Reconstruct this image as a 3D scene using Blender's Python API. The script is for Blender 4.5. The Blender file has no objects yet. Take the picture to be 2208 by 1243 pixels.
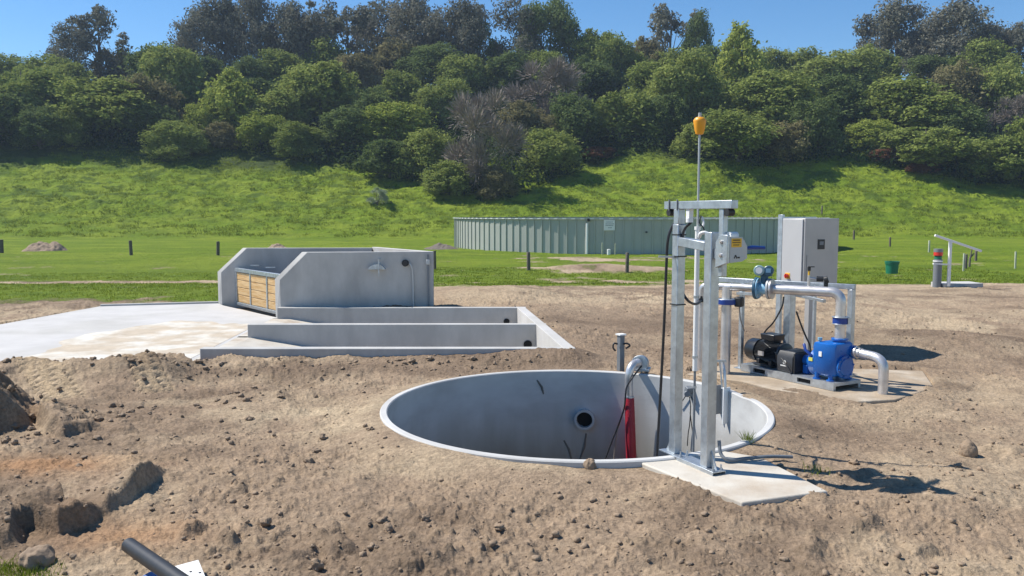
import bpy, math, random
import numpy as np
from mathutils import Vector, Matrix

# ------------------------------------------------------------------ camera, sky, sun, exposure
sc = bpy.context.scene
COL = sc.collection
PW, PH, F, HOR, CH = 2208.0, 1243.0, 1800.0, 462.0, 2.5      # photo size, focal length and horizon in its pixels, eye height
TH = math.atan((PH / 2 - HOR) / F)
cam_d = bpy.data.cameras.new('camera'); cam = bpy.data.objects.new('camera', cam_d); COL.objects.link(cam)
cam.location = (0, 0, CH); cam.rotation_euler = (math.pi / 2 - TH, 0, 0)
cam_d.sensor_width = 36; cam_d.lens = 36 * F / PW; cam_d.clip_start = .05; cam_d.clip_end = 3000
sc.camera = cam
SUN_AZ, SUN_EL = math.radians(163), math.radians(53)          # azimuth counted from +X towards +Y
SUN = Vector((math.cos(SUN_EL) * math.cos(SUN_AZ), math.cos(SUN_EL) * math.sin(SUN_AZ), math.sin(SUN_EL)))
w = bpy.data.worlds.new('World'); sc.world = w; w.use_nodes = True
nt = w.node_tree; bg = nt.nodes['Background']
sky = nt.nodes.new('ShaderNodeTexSky'); sky.sky_type = 'NISHITA'; sky.sun_disc = False
sky.sun_elevation = SUN_EL; sky.sun_rotation = math.pi / 2 - SUN_AZ
sky.altitude = 800; sky.air_density = 1.0; sky.dust_density = .05; sky.ozone_density = 3.5
hs = nt.nodes.new('ShaderNodeHueSaturation'); hs.inputs['Saturation'].default_value = 1.22; hs.inputs['Value'].default_value = 1.10
nt.links.new(sky.outputs[0], hs.inputs['Color']); nt.links.new(hs.outputs[0], bg.inputs[0]); bg.inputs[1].default_value = .10
sd = bpy.data.lights.new('sun', 'SUN'); sd.energy = 5.0; sd.angle = math.radians(.53); sd.color = (1, .955, .88)
so = bpy.data.objects.new('sun', sd); COL.objects.link(so); so.rotation_euler = SUN.to_track_quat('Z', 'Y').to_euler()
sc.view_settings.view_transform = 'Standard'; sc.view_settings.look = 'None'
sc.view_settings.exposure = .43; sc.view_settings.gamma = 1
sc.cycles.max_bounces = 6; sc.cycles.transparent_max_bounces = 8

# ------------------------------------------------------------------ helpers
def ray(x, y):
    c, s = math.cos(TH), math.sin(TH)
    a, b = (x - PW / 2) / F, (y - PH / 2) / F
    return np.array([a, c - s * b, -s - c * b])
def at(x, y, z=0.):
    r = ray(x, y); t = (z - CH) / r[2]; return Vector((r[0] * t, r[1] * t, z))
def atY(x, y, Y):
    r = ray(x, y); t = Y / r[1]; return Vector((r[0] * t, Y, CH + r[2] * t))

class N2:
    """lattice noise in numpy"""
    def __init__(s, seed):
        r = np.random.RandomState(seed); s.t = r.rand(512, 512).astype(np.float32)
    def __call__(s, x, y):
        xi = np.floor(x).astype(np.int64); yi = np.floor(y).astype(np.int64)
        fx = (x - xi).astype(np.float32); fy = (y - yi).astype(np.float32)
        fx = fx * fx * fx * (fx * (fx * 6 - 15) + 10); fy = fy * fy * fy * (fy * (fy * 6 - 15) + 10)
        a = s.t[xi & 511, yi & 511]; b = s.t[(xi + 1) & 511, yi & 511]
        c = s.t[xi & 511, (yi + 1) & 511]; d = s.t[(xi + 1) & 511, (yi + 1) & 511]
        return (a + (b - a) * fx) * (1 - fy) + (c + (d - c) * fx) * fy * 1.0 - .5
NS = [N2(i + 11) for i in range(6)]
def fbm(x, y, f, oc=4, k=0, g=.5):
    r = 0; a = 1
    for i in range(oc):
        ca, sa = math.cos(i * 1.3 + k), math.sin(i * 1.3 + k)
        r = r + a * NS[(i + k) % 6]((x * ca - y * sa) * f + 17.3 * i + 41 * k, (x * sa + y * ca) * f + 9.1 * i)
        f *= 2.03; a *= g
    return r
def S(a, b, x):
    t = np.clip((x - a) / (b - a), 0, 1); return t * t * (3 - 2 * t)
def polydist(x, y, pts):
    """distance, side (+ on the left of travel), arc length share"""
    best = np.full(x.shape, 1e9); bp = np.zeros(x.shape); side = np.zeros(x.shape); par = np.zeros(x.shape)
    L = [0]
    for p, q in zip(pts, pts[1:]): L.append(L[-1] + math.hypot(q[0] - p[0], q[1] - p[1]))
    for i, (p, q) in enumerate(zip(pts, pts[1:])):
        dx, dy = q[0] - p[0], q[1] - p[1]; l2 = dx * dx + dy * dy
        t = np.clip(((x - p[0]) * dx + (y - p[1]) * dy) / l2, 0, 1)
        d = np.hypot(x - p[0] - t * dx, y - p[1] - t * dy)
        pd = np.abs(dx * (y - p[1]) - dy * (x - p[0])) / math.sqrt(l2)
        m = (d < best - 1e-6) | ((np.abs(d - best) <= 1e-6) & (pd > bp))
        best = np.where(m, d, best); bp = np.where(m, pd, bp)
        side = np.where(m, np.sign(dx * (y - p[1]) - dy * (x - p[0])), side)
        par = np.where(m, (L[i] + t * math.sqrt(l2)), par)
    return best, side, par, L[-1]
def inside(x, y, poly):
    r = np.zeros(x.shape, bool); n = len(poly)
    for i in range(n):
        (x1, y1), (x2, y2) = poly[i], poly[(i + 1) % n]
        if y1 == y2: continue
        c = ((y1 > y) != (y2 > y)) & (x < (x2 - x1) * (y - y1) / (y2 - y1) + x1)
        r ^= c
    return r
def px(pts, z=0.): return [tuple(at(a, b, z)[:2]) for a, b in pts]

PIT = (0.775, 10.27, 2.40)
APRON = px([(-600, 809), (215, 661), (472, 654), (600, 672), (610, 700), (560, 770), (430, 800), (-1200, 800)])
TRAP = [(-5.45, 13.75), (1.09, 13.75), (.32, 20.0), (-5.75, 20.0)]
TZ = .27
BUNK = [(-8.2, 23.2), (-7.99, 22.95), (-5.62, 20.02), (-1.9, 20.45), (-3.9, 23.35)]
PPAD = px([(1478, 806), (1560, 786), (1990, 800), (2015, 836), (1930, 862), (1850, 866), (1680, 842), (1600, 822)])
GPAD = px([(1372, 992), (1600, 1084), (1790, 1058), (1640, 986), (1450, 972)], .08)
SCARPS = [  # polyline in photo pixels walked with the high ground on its left, height, how far the high ground runs back
    ([(12, 1180), (34, 1146), (75, 1138), (130, 1144), (180, 1128), (207, 1108)], .30, .6),
    ([(200, 1112), (255, 1088), (300, 1062), (338, 1024)], .19, .28),
    ([(78, 900), (112, 934), (140, 942), (175, 934), (225, 926)], .22, .45),
    ([(-40, 925), (20, 932), (68, 918)], .16, .5),
    ([(384, 1148), (420, 1144), (450, 1128)], .09, .25),
    ([(478, 1150), (505, 1162), (520, 1150)], .09, .2),
    ([(606, 1210), (640, 1196), (690, 1180)], .07, .2),
    ([(700, 1190), (730, 1182), (770, 1172)], .08, .3),
    ([(880, 1240), (910, 1215), (960, 1225)], .09, .3),
    ([(250, 925), (270, 930), (292, 925)], .07, .2),
    ([(1740, 1208), (1765, 1185), (1775, 1170)], .06, .15),
    ([(1830, 1160), (1860, 1148), (1905, 1125)], .05, .15),
    ([(1960, 1190), (1990, 1188), (2018, 1178)], .05, .15),
    ([(1880, 1068), (1960, 1072), (2040, 1070)], .07, .5),
    ([(1790, 1036), (1840, 1040), (1910, 1034)], .07, .25),
    ([(2040, 1236), (2100, 1232), (2150, 1230)], .05, .2),
    ([(2110, 965), (2150, 972), (2200, 985)], .07, .3),
]
TRACKS = [([(52, 792), (75, 812), (110, 835), (150, 868)], .30), ([(262, 785), (290, 805), (325, 830), (350, 850)], .26),
          ([(1040, 1003), (1090, 1010), (1160, 1016), (1240, 1012)], .22)]
def hill(x, y):
    foot = 101 + 5 * NS[0](x * .012 + 3, x * 0 + .5) * 2 - .03 * x + np.where(x < -15, -.12 * (x + 15) * 0, 0)
    t = y - foot + 6 * NS[1](x * .02 + 7, y * .02)
    s = np.where(t > 0, .375 * t * t / (t + 5.0), 0)
    s = s + 2.6 * fbm(x, y, .035, 3, 2) * S(5, 40, t)
    crest = 31 + 3 * NS[2](x * .02, x * 0 + 1.5)
    s = np.where(s > crest - 5, crest - 5 + 5 * (1 - np.exp(-(s - crest + 5) / 5)), s)
    terr = S(2, 14, t) * (1 - .3 * S(40, 70, t))
    ter = NS[3](x * .16 + 1.2 * NS[4](x * .3, y * .3), y * .75 + 2 * NS[1](x * .06, y * .06))
    s = s + terr * (.50 * np.abs(ter) + .40 * fbm(x, y, .55, 3, 1) + .75 * S(-.3, .3, fbm(x, y, .09, 2, 3)) * (.45 - np.abs(fbm(x * .55, y * 1.1, 1.0, 3, 4))) ** 2 * 2)
    return s, t
def H(x, y, detail=True):
    """height of the ground and how much of it is bare soil"""
    x = np.asarray(x, float); y = np.asarray(y, float)
    z = -.6 * S(26, 40, y)
    hs, ht = hill(x, y); z = z + np.where(y > 80, hs, 0)
    # where the grass ends: left of the bunker the green band comes close, right of it the soil runs further back
    ez = np.interp(x, [-40, -13, -8, -3, 5, 13, 22, 60], [25.5, 24.6, 23.6, 31.0, 32.0, 33.5, 35.5, 40])
    ez = ez + 1.6 * fbm(x, y * 0, .35, 3, 3) + 1.2 * fbm(x, y, .9, 3, 4)
    dirt = 1 - S(-.5, .5, y - ez)
    path = np.exp(-((y - 37.3 - .4 * fbm(x, y * 0, .2, 2, 1) * 2) / 1.3) ** 2) * S(-6.3, -8.3, x)
    dirt = np.maximum(dirt, np.clip(path * 1.9 - .35 + .6 * fbm(x, y, 1.3, 3, 2), 0, 1) * (path > .05))
    fm = np.exp(-(((x - 4.8) / 4.6) ** 2 + ((y - 46.5) / 3.6) ** 2) ** 2)
    fm2 = np.exp(-(((x - 7.5) / 6.) ** 2 + ((y - 57.) / 4.) ** 2))
    fm3 = np.exp(-(((x - 6.0) / 5.5) ** 2 + ((y - 38.) / 4.) ** 2))
    dirt = np.maximum(dirt, S(.35, .75, np.maximum(fm, np.maximum(.8 * fm2, .8 * fm3)) + .9 * fbm(x, y, .6, 4, 2)))
    dirt = np.where(y > 66, 0, dirt)
    z = z + .38 * np.exp(-(((x - 4.9) / 3.6) ** 2 + ((y - 46.2) / 1.6) ** 2))
    # soil heaps round the works
    m = .27 * np.exp(-((y - 12.7) / .75) ** 2) * S(-4.7, -5.6, x) * (1 + .9 * fbm(x, y, .9, 3, 1)) * np.where(x < -5, 1, 1)
    z = z + m
    z = z + .15 * S(12.4, 13.6, y) * S(14.6, 13.9, y) * (1.0 * S(-7, -5.6, x) + .0 * S(-5.5, -3, x)) * S(1.8, .9, x)
    z = z + .30 * np.exp(-(((x + 2.6) / 1.9) ** 2 + ((y - 20.4) / 1.0) ** 2)) + .13 * np.exp(-(((x - .6) / 1.2) ** 2)) * S(12.5, 13.5, y) * S(24, 20.5, y)
    z = z + .30 * np.exp(-(((x + .3) / 2.) ** 2 + ((y - 25.) / 2.5) ** 2))
    z = z + .30 * np.exp(-(((x - 7.6) / 2.6) ** 2 + ((y - 15.4) / 1.3) ** 2))
    hp = np.clip(1 - np.hypot((x + 6.85) / 1.15, (y - 9.75) / 1.25), 0, 1)
    z = z + .74 * (1 - (1 - hp) ** 1.6) * (1 + .6 * fbm(x, y, 1.6, 3, 1)) * (hp > 0) + (.26 * np.abs(fbm(x, y, 3.2, 3, 4)) + .03 * np.abs(fbm(x, y, 9, 2, 1))) * S(0, .3, hp)
    z = z + .15 * np.exp(-(((x - 3.7) / 1.0) ** 2 + ((y - 7.0) / .7) ** 2))
    z = z + .10 * fbm(x, y, .45, 3, 5) * dirt * S(4, 9, y) * S(3.0, 3.8, np.hypot(x - PIT[0], y - PIT[1]) + .0) * (1 - S(-5.5, -4, x) * S(12.6, 13.4, y) * S(15, 14.2, y))
    dp = polydist(x, y, GPAD + GPAD[:1])[0]; k = S(.7, .05, dp); z = z * (1 - k) + (.082 + .03 * fbm(x, y, 2.5, 2, 1)) * k
    dp = polydist(x, y, PPAD + PPAD[:1])[0]; k = S(.8, .05, dp); z = z * (1 - k) + (.045 + .04 * fbm(x, y, 1.5, 2, 1)) * k
    if detail:
        near = S(60, 26, y) * dirt
        tr = np.zeros(x.shape); dk = np.zeros(x.shape)
        for i, (pp, hh, back) in enumerate(SCARPS):
            pts = px(pp); d, sd_, s_, L = polydist(x + .06 * fbm(x, y, 3.5, 1, 2), y + .06 * fbm(x, y, 3.5, 1, 3), pts)
            end = np.clip(np.minimum(s_, L - s_) / (.25 * L), 0, 1) ** .6 * .85 + .0
            prof = np.where(sd_ > 0, np.exp(-(d / back) ** 2), np.clip(1 - d / .08, 0, 1))
            z = z + hh * prof * end * (1 + .7 * fbm(x, y, 3.0, 3, 2))
        for pp, hw in TRACKS:
            d, sd_, s_, L = polydist(x, y, px(pp))
            k = S(hw, hw * .7, d) * np.clip(np.minimum(s_, L - s_) / .3, 0, 1) * S(.05, 0, hp)
            z = z + k * (-.03 + .06 * np.sin(s_ * 2 * math.pi / .17 + sd_ * d * 4)); tr = np.maximum(tr, k)
        rough = (.55 + 1.0 * S(-.2, .35, fbm(x, y, .35, 3, 4)) + .9 * S(-3, -5.5, x)) * (1 - .85 * tr)
        b = fbm(x, y, 2.2, 3, 3)
        lump = .5 + 1.3 * S(-.05, .35, fbm(x, y, 1.1, 2, 5))
        z = z + near * rough * (.040 * b + .014 * lump * fbm(x, y, 7.0, 2, 1) + .015 * lump * np.maximum(fbm(x, y, 12.0, 2, 2) - .16, 0) * 2.2 - .005)
        z = z + near * .010 * fbm(x, y, 15, 2, 3) * (1 + S(-2, -5, x)); z = z + near * .016 * np.maximum(fbm(x, y, 22.0, 2, 5) - .12, 0) * 2 * rough
        z = z + (1 - dirt) * (.05 * fbm(x, y, 1.2, 3, 2) + .06 * fbm(x, y, .3, 2, 2)) * np.where(y > 80, 0, 1)
    r = np.hypot(x - PIT[0], y - PIT[1])
    rz_ = .10 - .04 * np.exp(-(((x - PIT[0] - .3) / 1.0) ** 2)) * (y < 9) + .02 * fbm(x, y, 3, 2, 2); z = np.where((r < 3.0), z * S(2.45, 3.0, r) + rz_ * S(3.0, 2.45, r), z)
    ip = inside(x, y, APRON); z = np.where(ip & ~((m > .1) & (y < 13.9)), -.12, z)
    z = np.where(inside(x, y, PPAD), np.minimum(z, .012), z)
    z = np.where(inside(x, y, GPAD), np.minimum(z, .04), z)
    z = np.where(inside(x, y, BUNK), -.1, z)
    z = np.where(inside(x, y, [(-5.4, 13.84), (1.0, 13.84), (.23, 19.91), (-5.7, 19.91)]), -1.4, z)
    z = np.where(r < 2.335, -3.2, z)
    return z, dirt
def on_ground(x, y):
    """first hit of the sight line with the ground"""
    r = ray(x, y); t = np.exp(np.linspace(math.log(4), math.log(290), 5000))
    z, _ = H(r[0] * t, r[1] * t, False); k = np.argmax(CH + r[2] * t < z)
    if k == 0: k = int(np.argmax(np.where(r[1] * t > 120, (z - CH) / t, -9)))
    return Vector((r[0] * t[k], r[1] * t[k], z[k]))
def gz(x, y): return float(H(np.array([x]), np.array([y]))[0][0])

# ------------------------------------------------------------------ materials
def mat(name, col, rough=.7, metal=0., var=.0, vs=3., bump=0., bs=20., col2=None, c2s=1.5, spec=.5, c2lo=.45, c2hi=.62, aniso=(1, 1, 1), trans=0.):
    m = bpy.data.materials.new(name); m.use_nodes = True; t = m.node_tree; N = t.nodes; Lk = t.links
    p = N['Principled BSDF']; p.inputs['Roughness'].default_value = rough; p.inputs['Metallic'].default_value = metal
    p.inputs['Specular IOR Level'].default_value = spec
    tc = N.new('ShaderNodeTexCoord'); mp = N.new('ShaderNodeMapping'); mp.inputs['Scale'].default_value = aniso
    Lk.new(tc.outputs['Object'], mp.inputs[0])
    rgb = N.new('ShaderNodeRGB'); rgb.outputs[0].default_value = (*col, 1); out = rgb.outputs[0]
    def noise(s, d=6, r=.6):
        n = N.new('ShaderNodeTexNoise'); n.inputs['Scale'].default_value = s; n.inputs['Detail'].default_value = d
        n.inputs['Roughness'].default_value = r; Lk.new(mp.outputs[0], n.inputs['Vector']); return n.outputs['Fac']
    if col2:
        mr = N.new('ShaderNodeMapRange'); mr.inputs['From Min'].default_value = c2lo; mr.inputs['From Max'].default_value = c2hi
        Lk.new(noise(c2s), mr.inputs['Value'])
        mx = N.new('ShaderNodeMix'); mx.data_type = 'RGBA'; Lk.new(mr.outputs[0], mx.inputs['Factor']); Lk.new(out, mx.inputs['A'])
        mx.inputs['B'].default_value = (*col2, 1); out = mx.outputs['Result']
    if var:
        mr = N.new('ShaderNodeMapRange'); mr.inputs['From Min'].default_value = .3; mr.inputs['From Max'].default_value = .7
        mr.inputs['To Min'].default_value = 1 - var; mr.inputs['To Max'].default_value = 1 + var; Lk.new(noise(vs), mr.inputs['Value'])
        vm = N.new('ShaderNodeVectorMath'); vm.operation = 'SCALE'; Lk.new(out, vm.inputs[0]); Lk.new(mr.outputs[0], vm.inputs['Scale']); out = vm.outputs[0]
        mr2 = N.new('ShaderNodeMapRange'); mr2.inputs['To Min'].default_value = max(0, rough - .12); mr2.inputs['To Max'].default_value = min(1, rough + .12)
        Lk.new(noise(vs * 2.3), mr2.inputs['Value']); Lk.new(mr2.outputs[0], p.inputs['Roughness'])
    Lk.new(out, p.inputs['Base Color'])
    if bump:
        b = N.new('ShaderNodeBump'); b.inputs['Strength'].default_value = 1; b.inputs['Distance'].default_value = bump
        Lk.new(noise(bs, 5, .65), b.inputs['Height']); Lk.new(b.outputs[0], p.inputs['Normal'])
    return m
M = {}
M['conc'] = mat('concrete', (.46, .45, .425), .85, var=.10, vs=1.7, bump=.003, bs=30, col2=(.38, .37, .35), c2s=1.5, c2lo=.4, c2hi=.7, aniso=(1.3, 1.3, .6))
M['conc_new'] = mat('pale_concrete', (.48, .465, .445), .85, var=.08, vs=1.3, bump=.004, bs=40, col2=(.43, .415, .385), c2s=.45)
M['conc_pit'] = mat('pit_concrete', (.53, .525, .505), .8, var=.09, vs=1.1, bump=.002, bs=25, col2=(.45, .44, .42), c2s=.8, aniso=(1, 1, 2.2))
M['conc_dusty'] = mat('dusty_concrete', (.52, .48, .41), .9, var=.10, vs=2.5, bump=.004, bs=35, col2=(.42, .35, .27), c2s=1.3)
M['soilpad'] = mat('soiled_concrete', (.345, .268, .185), .95, var=.18, vs=4, bump=.008, bs=25, col2=(.43, .37, .29), c2s=1.6, c2lo=.48, c2hi=.7)
M['grime'] = mat('grime', (.15, .14, .12), .95, var=.2, vs=8)
M['sandcover'] = mat('sand_film', (.46, .385, .29), .95, var=.14, vs=3, bump=.01, bs=18, col2=(.60, .57, .50), c2s=1.2)
M['galv'] = mat('galvanised_steel', (.50, .54, .57), .40, .75, var=.12, vs=14, col2=(.42, .45, .48), c2s=9, bump=.0006, bs=60)
M['steel'] = mat('stainless_pipe', (.66, .63, .61), .36, .65, var=.08, vs=9, col2=(.54, .51, .49), c2s=4)
M['cab'] = mat('cabinet_steel', (.45, .43, .41), .5, .35, var=.06, vs=2)
M['door'] = mat('cabinet_door', (.52, .51, .50), .5, .2, var=.04, vs=2)
M['white'] = mat('white_paint', (.78, .78, .76), .5, var=.04, vs=6)
M['upvc'] = mat('white_plastic', (.80, .80, .78), .4)
M['black'] = mat('black_rubber', (.022, .022, .024), .5, var=.2, vs=8)
M['blackp'] = mat('black_paint', (.016, .018, .022), .33, var=.15, vs=6)
M['guard'] = mat('guard_paint', (.030, .030, .032), .45, var=.15, vs=6)
M['blue'] = mat('blue_paint', (.008, .115, .42), .30, var=.12, vs=5, bump=.001, bs=40)
M['dblue'] = mat('dark_blue_paint', (.012, .05, .26), .35, var=.1)
M['lblue'] = mat('pale_blue_paint', (.20, .40, .55), .4, var=.08)
M['teal'] = mat('grey_green_housing', (.22, .34, .36), .4, var=.08)
M['tealk'] = mat('dark_teal_flange', (.03, .10, .16), .4, var=.1)
M['orange'] = mat('orange_plastic', (.85, .36, .02), .4, var=.05)
M['yellow'] = mat('yellow_label', (.80, .46, .03), .5)
M['red'] = mat('red_hose', (.33, .012, .028), .5, var=.12, vs=7, bump=.002, bs=30)
M['redp'] = mat('red_plastic', (.62, .03, .02), .4)
M['green'] = mat('green_plastic', (.01, .16, .09), .45, var=.1)
M['grey'] = mat('grey_plastic', (.17, .185, .20), .45, var=.08)
M['boxgrey'] = mat('box_grey', (.46, .48, .48), .45, .2, var=.05)
M['tank'] = mat('tank_panel_green', (.39, .40, .36), .5, var=.05, vs=.6)
M['tankrib'] = mat('tank_rib', (.44, .46, .41), .5, .2)
M['wood'] = mat('pine_board', (.60, .41, .20), .75, var=.12, vs=6, col2=(.48, .28, .10), c2s=5, aniso=(.4, .4, 6), bump=.002, bs=30)
M['post'] = mat('weathered_post', (.14, .115, .09), .9, var=.25, vs=12, bump=.01, bs=40)
M['postpale'] = mat('pale_post', (.42, .44, .32), .85, var=.15, vs=10)
M['ink'] = mat('dark_ink', (.02, .02, .02), .5)
M['panelblue'] = mat('blue_board', (.10, .18, .42), .5, var=.05)
M['bark'] = mat('bark', (.14, .12, .10), .95, var=.25, vs=3, bump=.03, bs=8)
M['twig'] = mat('dry_twigs', (.27, .225, .185), .95, var=.25, vs=.5)
M['hole'] = mat('dark_hole', (.006, .006, .006), .9)
M['water'] = mat('murky_water', (.035, .034, .028), .12)
M['stone'] = mat('soil_lump', (.27, .195, .13), .95, var=.2, vs=5, bump=.02, bs=14)

def grimy(m, z0, z1, dark):
    # a tide of dirt that covers the lower part of the wall, with a ragged upper edge
    t = m.node_tree; N = t.nodes; L = t.links; p = N['Principled BSDF']; src = p.inputs['Base Color'].links[0].from_socket
    tc = N.new('ShaderNodeTexCoord'); sx = N.new('ShaderNodeSeparateXYZ'); L.new(tc.outputs['Object'], sx.inputs[0])
    mp = N.new('ShaderNodeMapping'); mp.inputs['Scale'].default_value = (3, 3, .5); L.new(tc.outputs['Object'], mp.inputs[0])
    n = N.new('ShaderNodeTexNoise'); n.inputs['Scale'].default_value = 1.3; n.inputs['Detail'].default_value = 6; L.new(mp.outputs[0], n.inputs['Vector'])
    a = N.new('ShaderNodeMath'); a.operation = 'MULTIPLY_ADD'; L.new(n.outputs['Fac'], a.inputs[0]); a.inputs[1].default_value = .9; L.new(sx.outputs['Z'], a.inputs[2])
    mr = N.new('ShaderNodeMapRange'); mr.inputs[1].default_value = z1 + .45; mr.inputs[2].default_value = z0 + .45; L.new(a.outputs[0], mr.inputs[0])
    mx = N.new('ShaderNodeMix'); mx.data_type = 'RGBA'; L.new(mr.outputs[0], mx.inputs['Factor']); L.new(src, mx.inputs['A']); mx.inputs['B'].default_value = (*dark, 1); L.new(mx.outputs['Result'], p.inputs['Base Color'])
grimy(M['conc_pit'], -1.25, -.35, (.30, .285, .24))
def leafmat(name, c1, c2, tr=.35):
    m = bpy.data.materials.new(name); m.use_nodes = True; t = m.node_tree; N = t.nodes; Lk = t.links
    for n in list(N): N.remove(n)
    out = N.new('ShaderNodeOutputMaterial'); g = N.new('ShaderNodeNewGeometry'); oi = N.new('ShaderNodeObjectInfo')
    tc = N.new('ShaderNodeTexCoord'); no = N.new('ShaderNodeTexNoise'); no.inputs['Scale'].default_value = 5.; no.inputs['Detail'].default_value = 3
    Lk.new(tc.outputs['Object'], no.inputs['Vector'])
    a = N.new('ShaderNodeMath'); a.operation = 'MULTIPLY_ADD'; Lk.new(g.outputs['Random Per Island'], a.inputs[0]); a.inputs[1].default_value = .45
    mr = N.new('ShaderNodeMapRange'); mr.inputs['From Min'].default_value = .3; mr.inputs['From Max'].default_value = .7; mr.inputs['To Max'].default_value = .4
    Lk.new(no.outputs['Fac'], mr.inputs['Value']); Lk.new(mr.outputs[0], a.inputs[2])
    b = N.new('ShaderNodeMath'); b.operation = 'MULTIPLY_ADD'; Lk.new(oi.outputs['Random'], b.inputs[0]); b.inputs[1].default_value = .3; Lk.new(a.outputs[0], b.inputs[2])
    mx = N.new('ShaderNodeMix'); mx.data_type = 'RGBA'; Lk.new(b.outputs[0], mx.inputs['Factor'])
    mx.inputs['A'].default_value = (*c1, 1); mx.inputs['B'].default_value = (*c2, 1)
    d = N.new('ShaderNodeBsdfDiffuse'); r = N.new('ShaderNodeBsdfTranslucent'); s = N.new('ShaderNodeMixShader'); s.inputs[0].default_value = tr
    Lk.new(mx.outputs['Result'], d.inputs[0]); Lk.new(mx.outputs['Result'], r.inputs[0]); Lk.new(d.outputs[0], s.inputs[1]); Lk.new(r.outputs[0], s.inputs[2])
    Lk.new(s.outputs[0], out.inputs[0]); return m
M['leafG'] = leafmat('olive_leaves', (.12, .165, .035), (.32, .36, .10))
M['leafY'] = leafmat('yellow_green_leaves', (.15, .205, .03), (.38, .42, .10))
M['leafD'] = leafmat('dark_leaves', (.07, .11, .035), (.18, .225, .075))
M['leafO'] = leafmat('brown_olive_leaves', (.125, .12, .055), (.28, .25, .12))
M['leafT'] = leafmat('grey_needles', (.085, .098, .070), (.25, .235, .175), .25)
M['leafR'] = leafmat('rusty_fern', (.12, .06, .03), (.26, .13, .07), .2)
M['leafP'] = leafmat('pale_shrub', (.20, .24, .14), (.38, .42, .28), .2)
M['under'] = leafmat('undergrowth_leaves', (.025, .045, .018), (.07, .10, .03), .3)  # scrub leaves kept very dark, painting the shade between the trees
M['grass'] = leafmat('grass_blades', (.06, .105, .014), (.30, .35, .05), .45)

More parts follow.
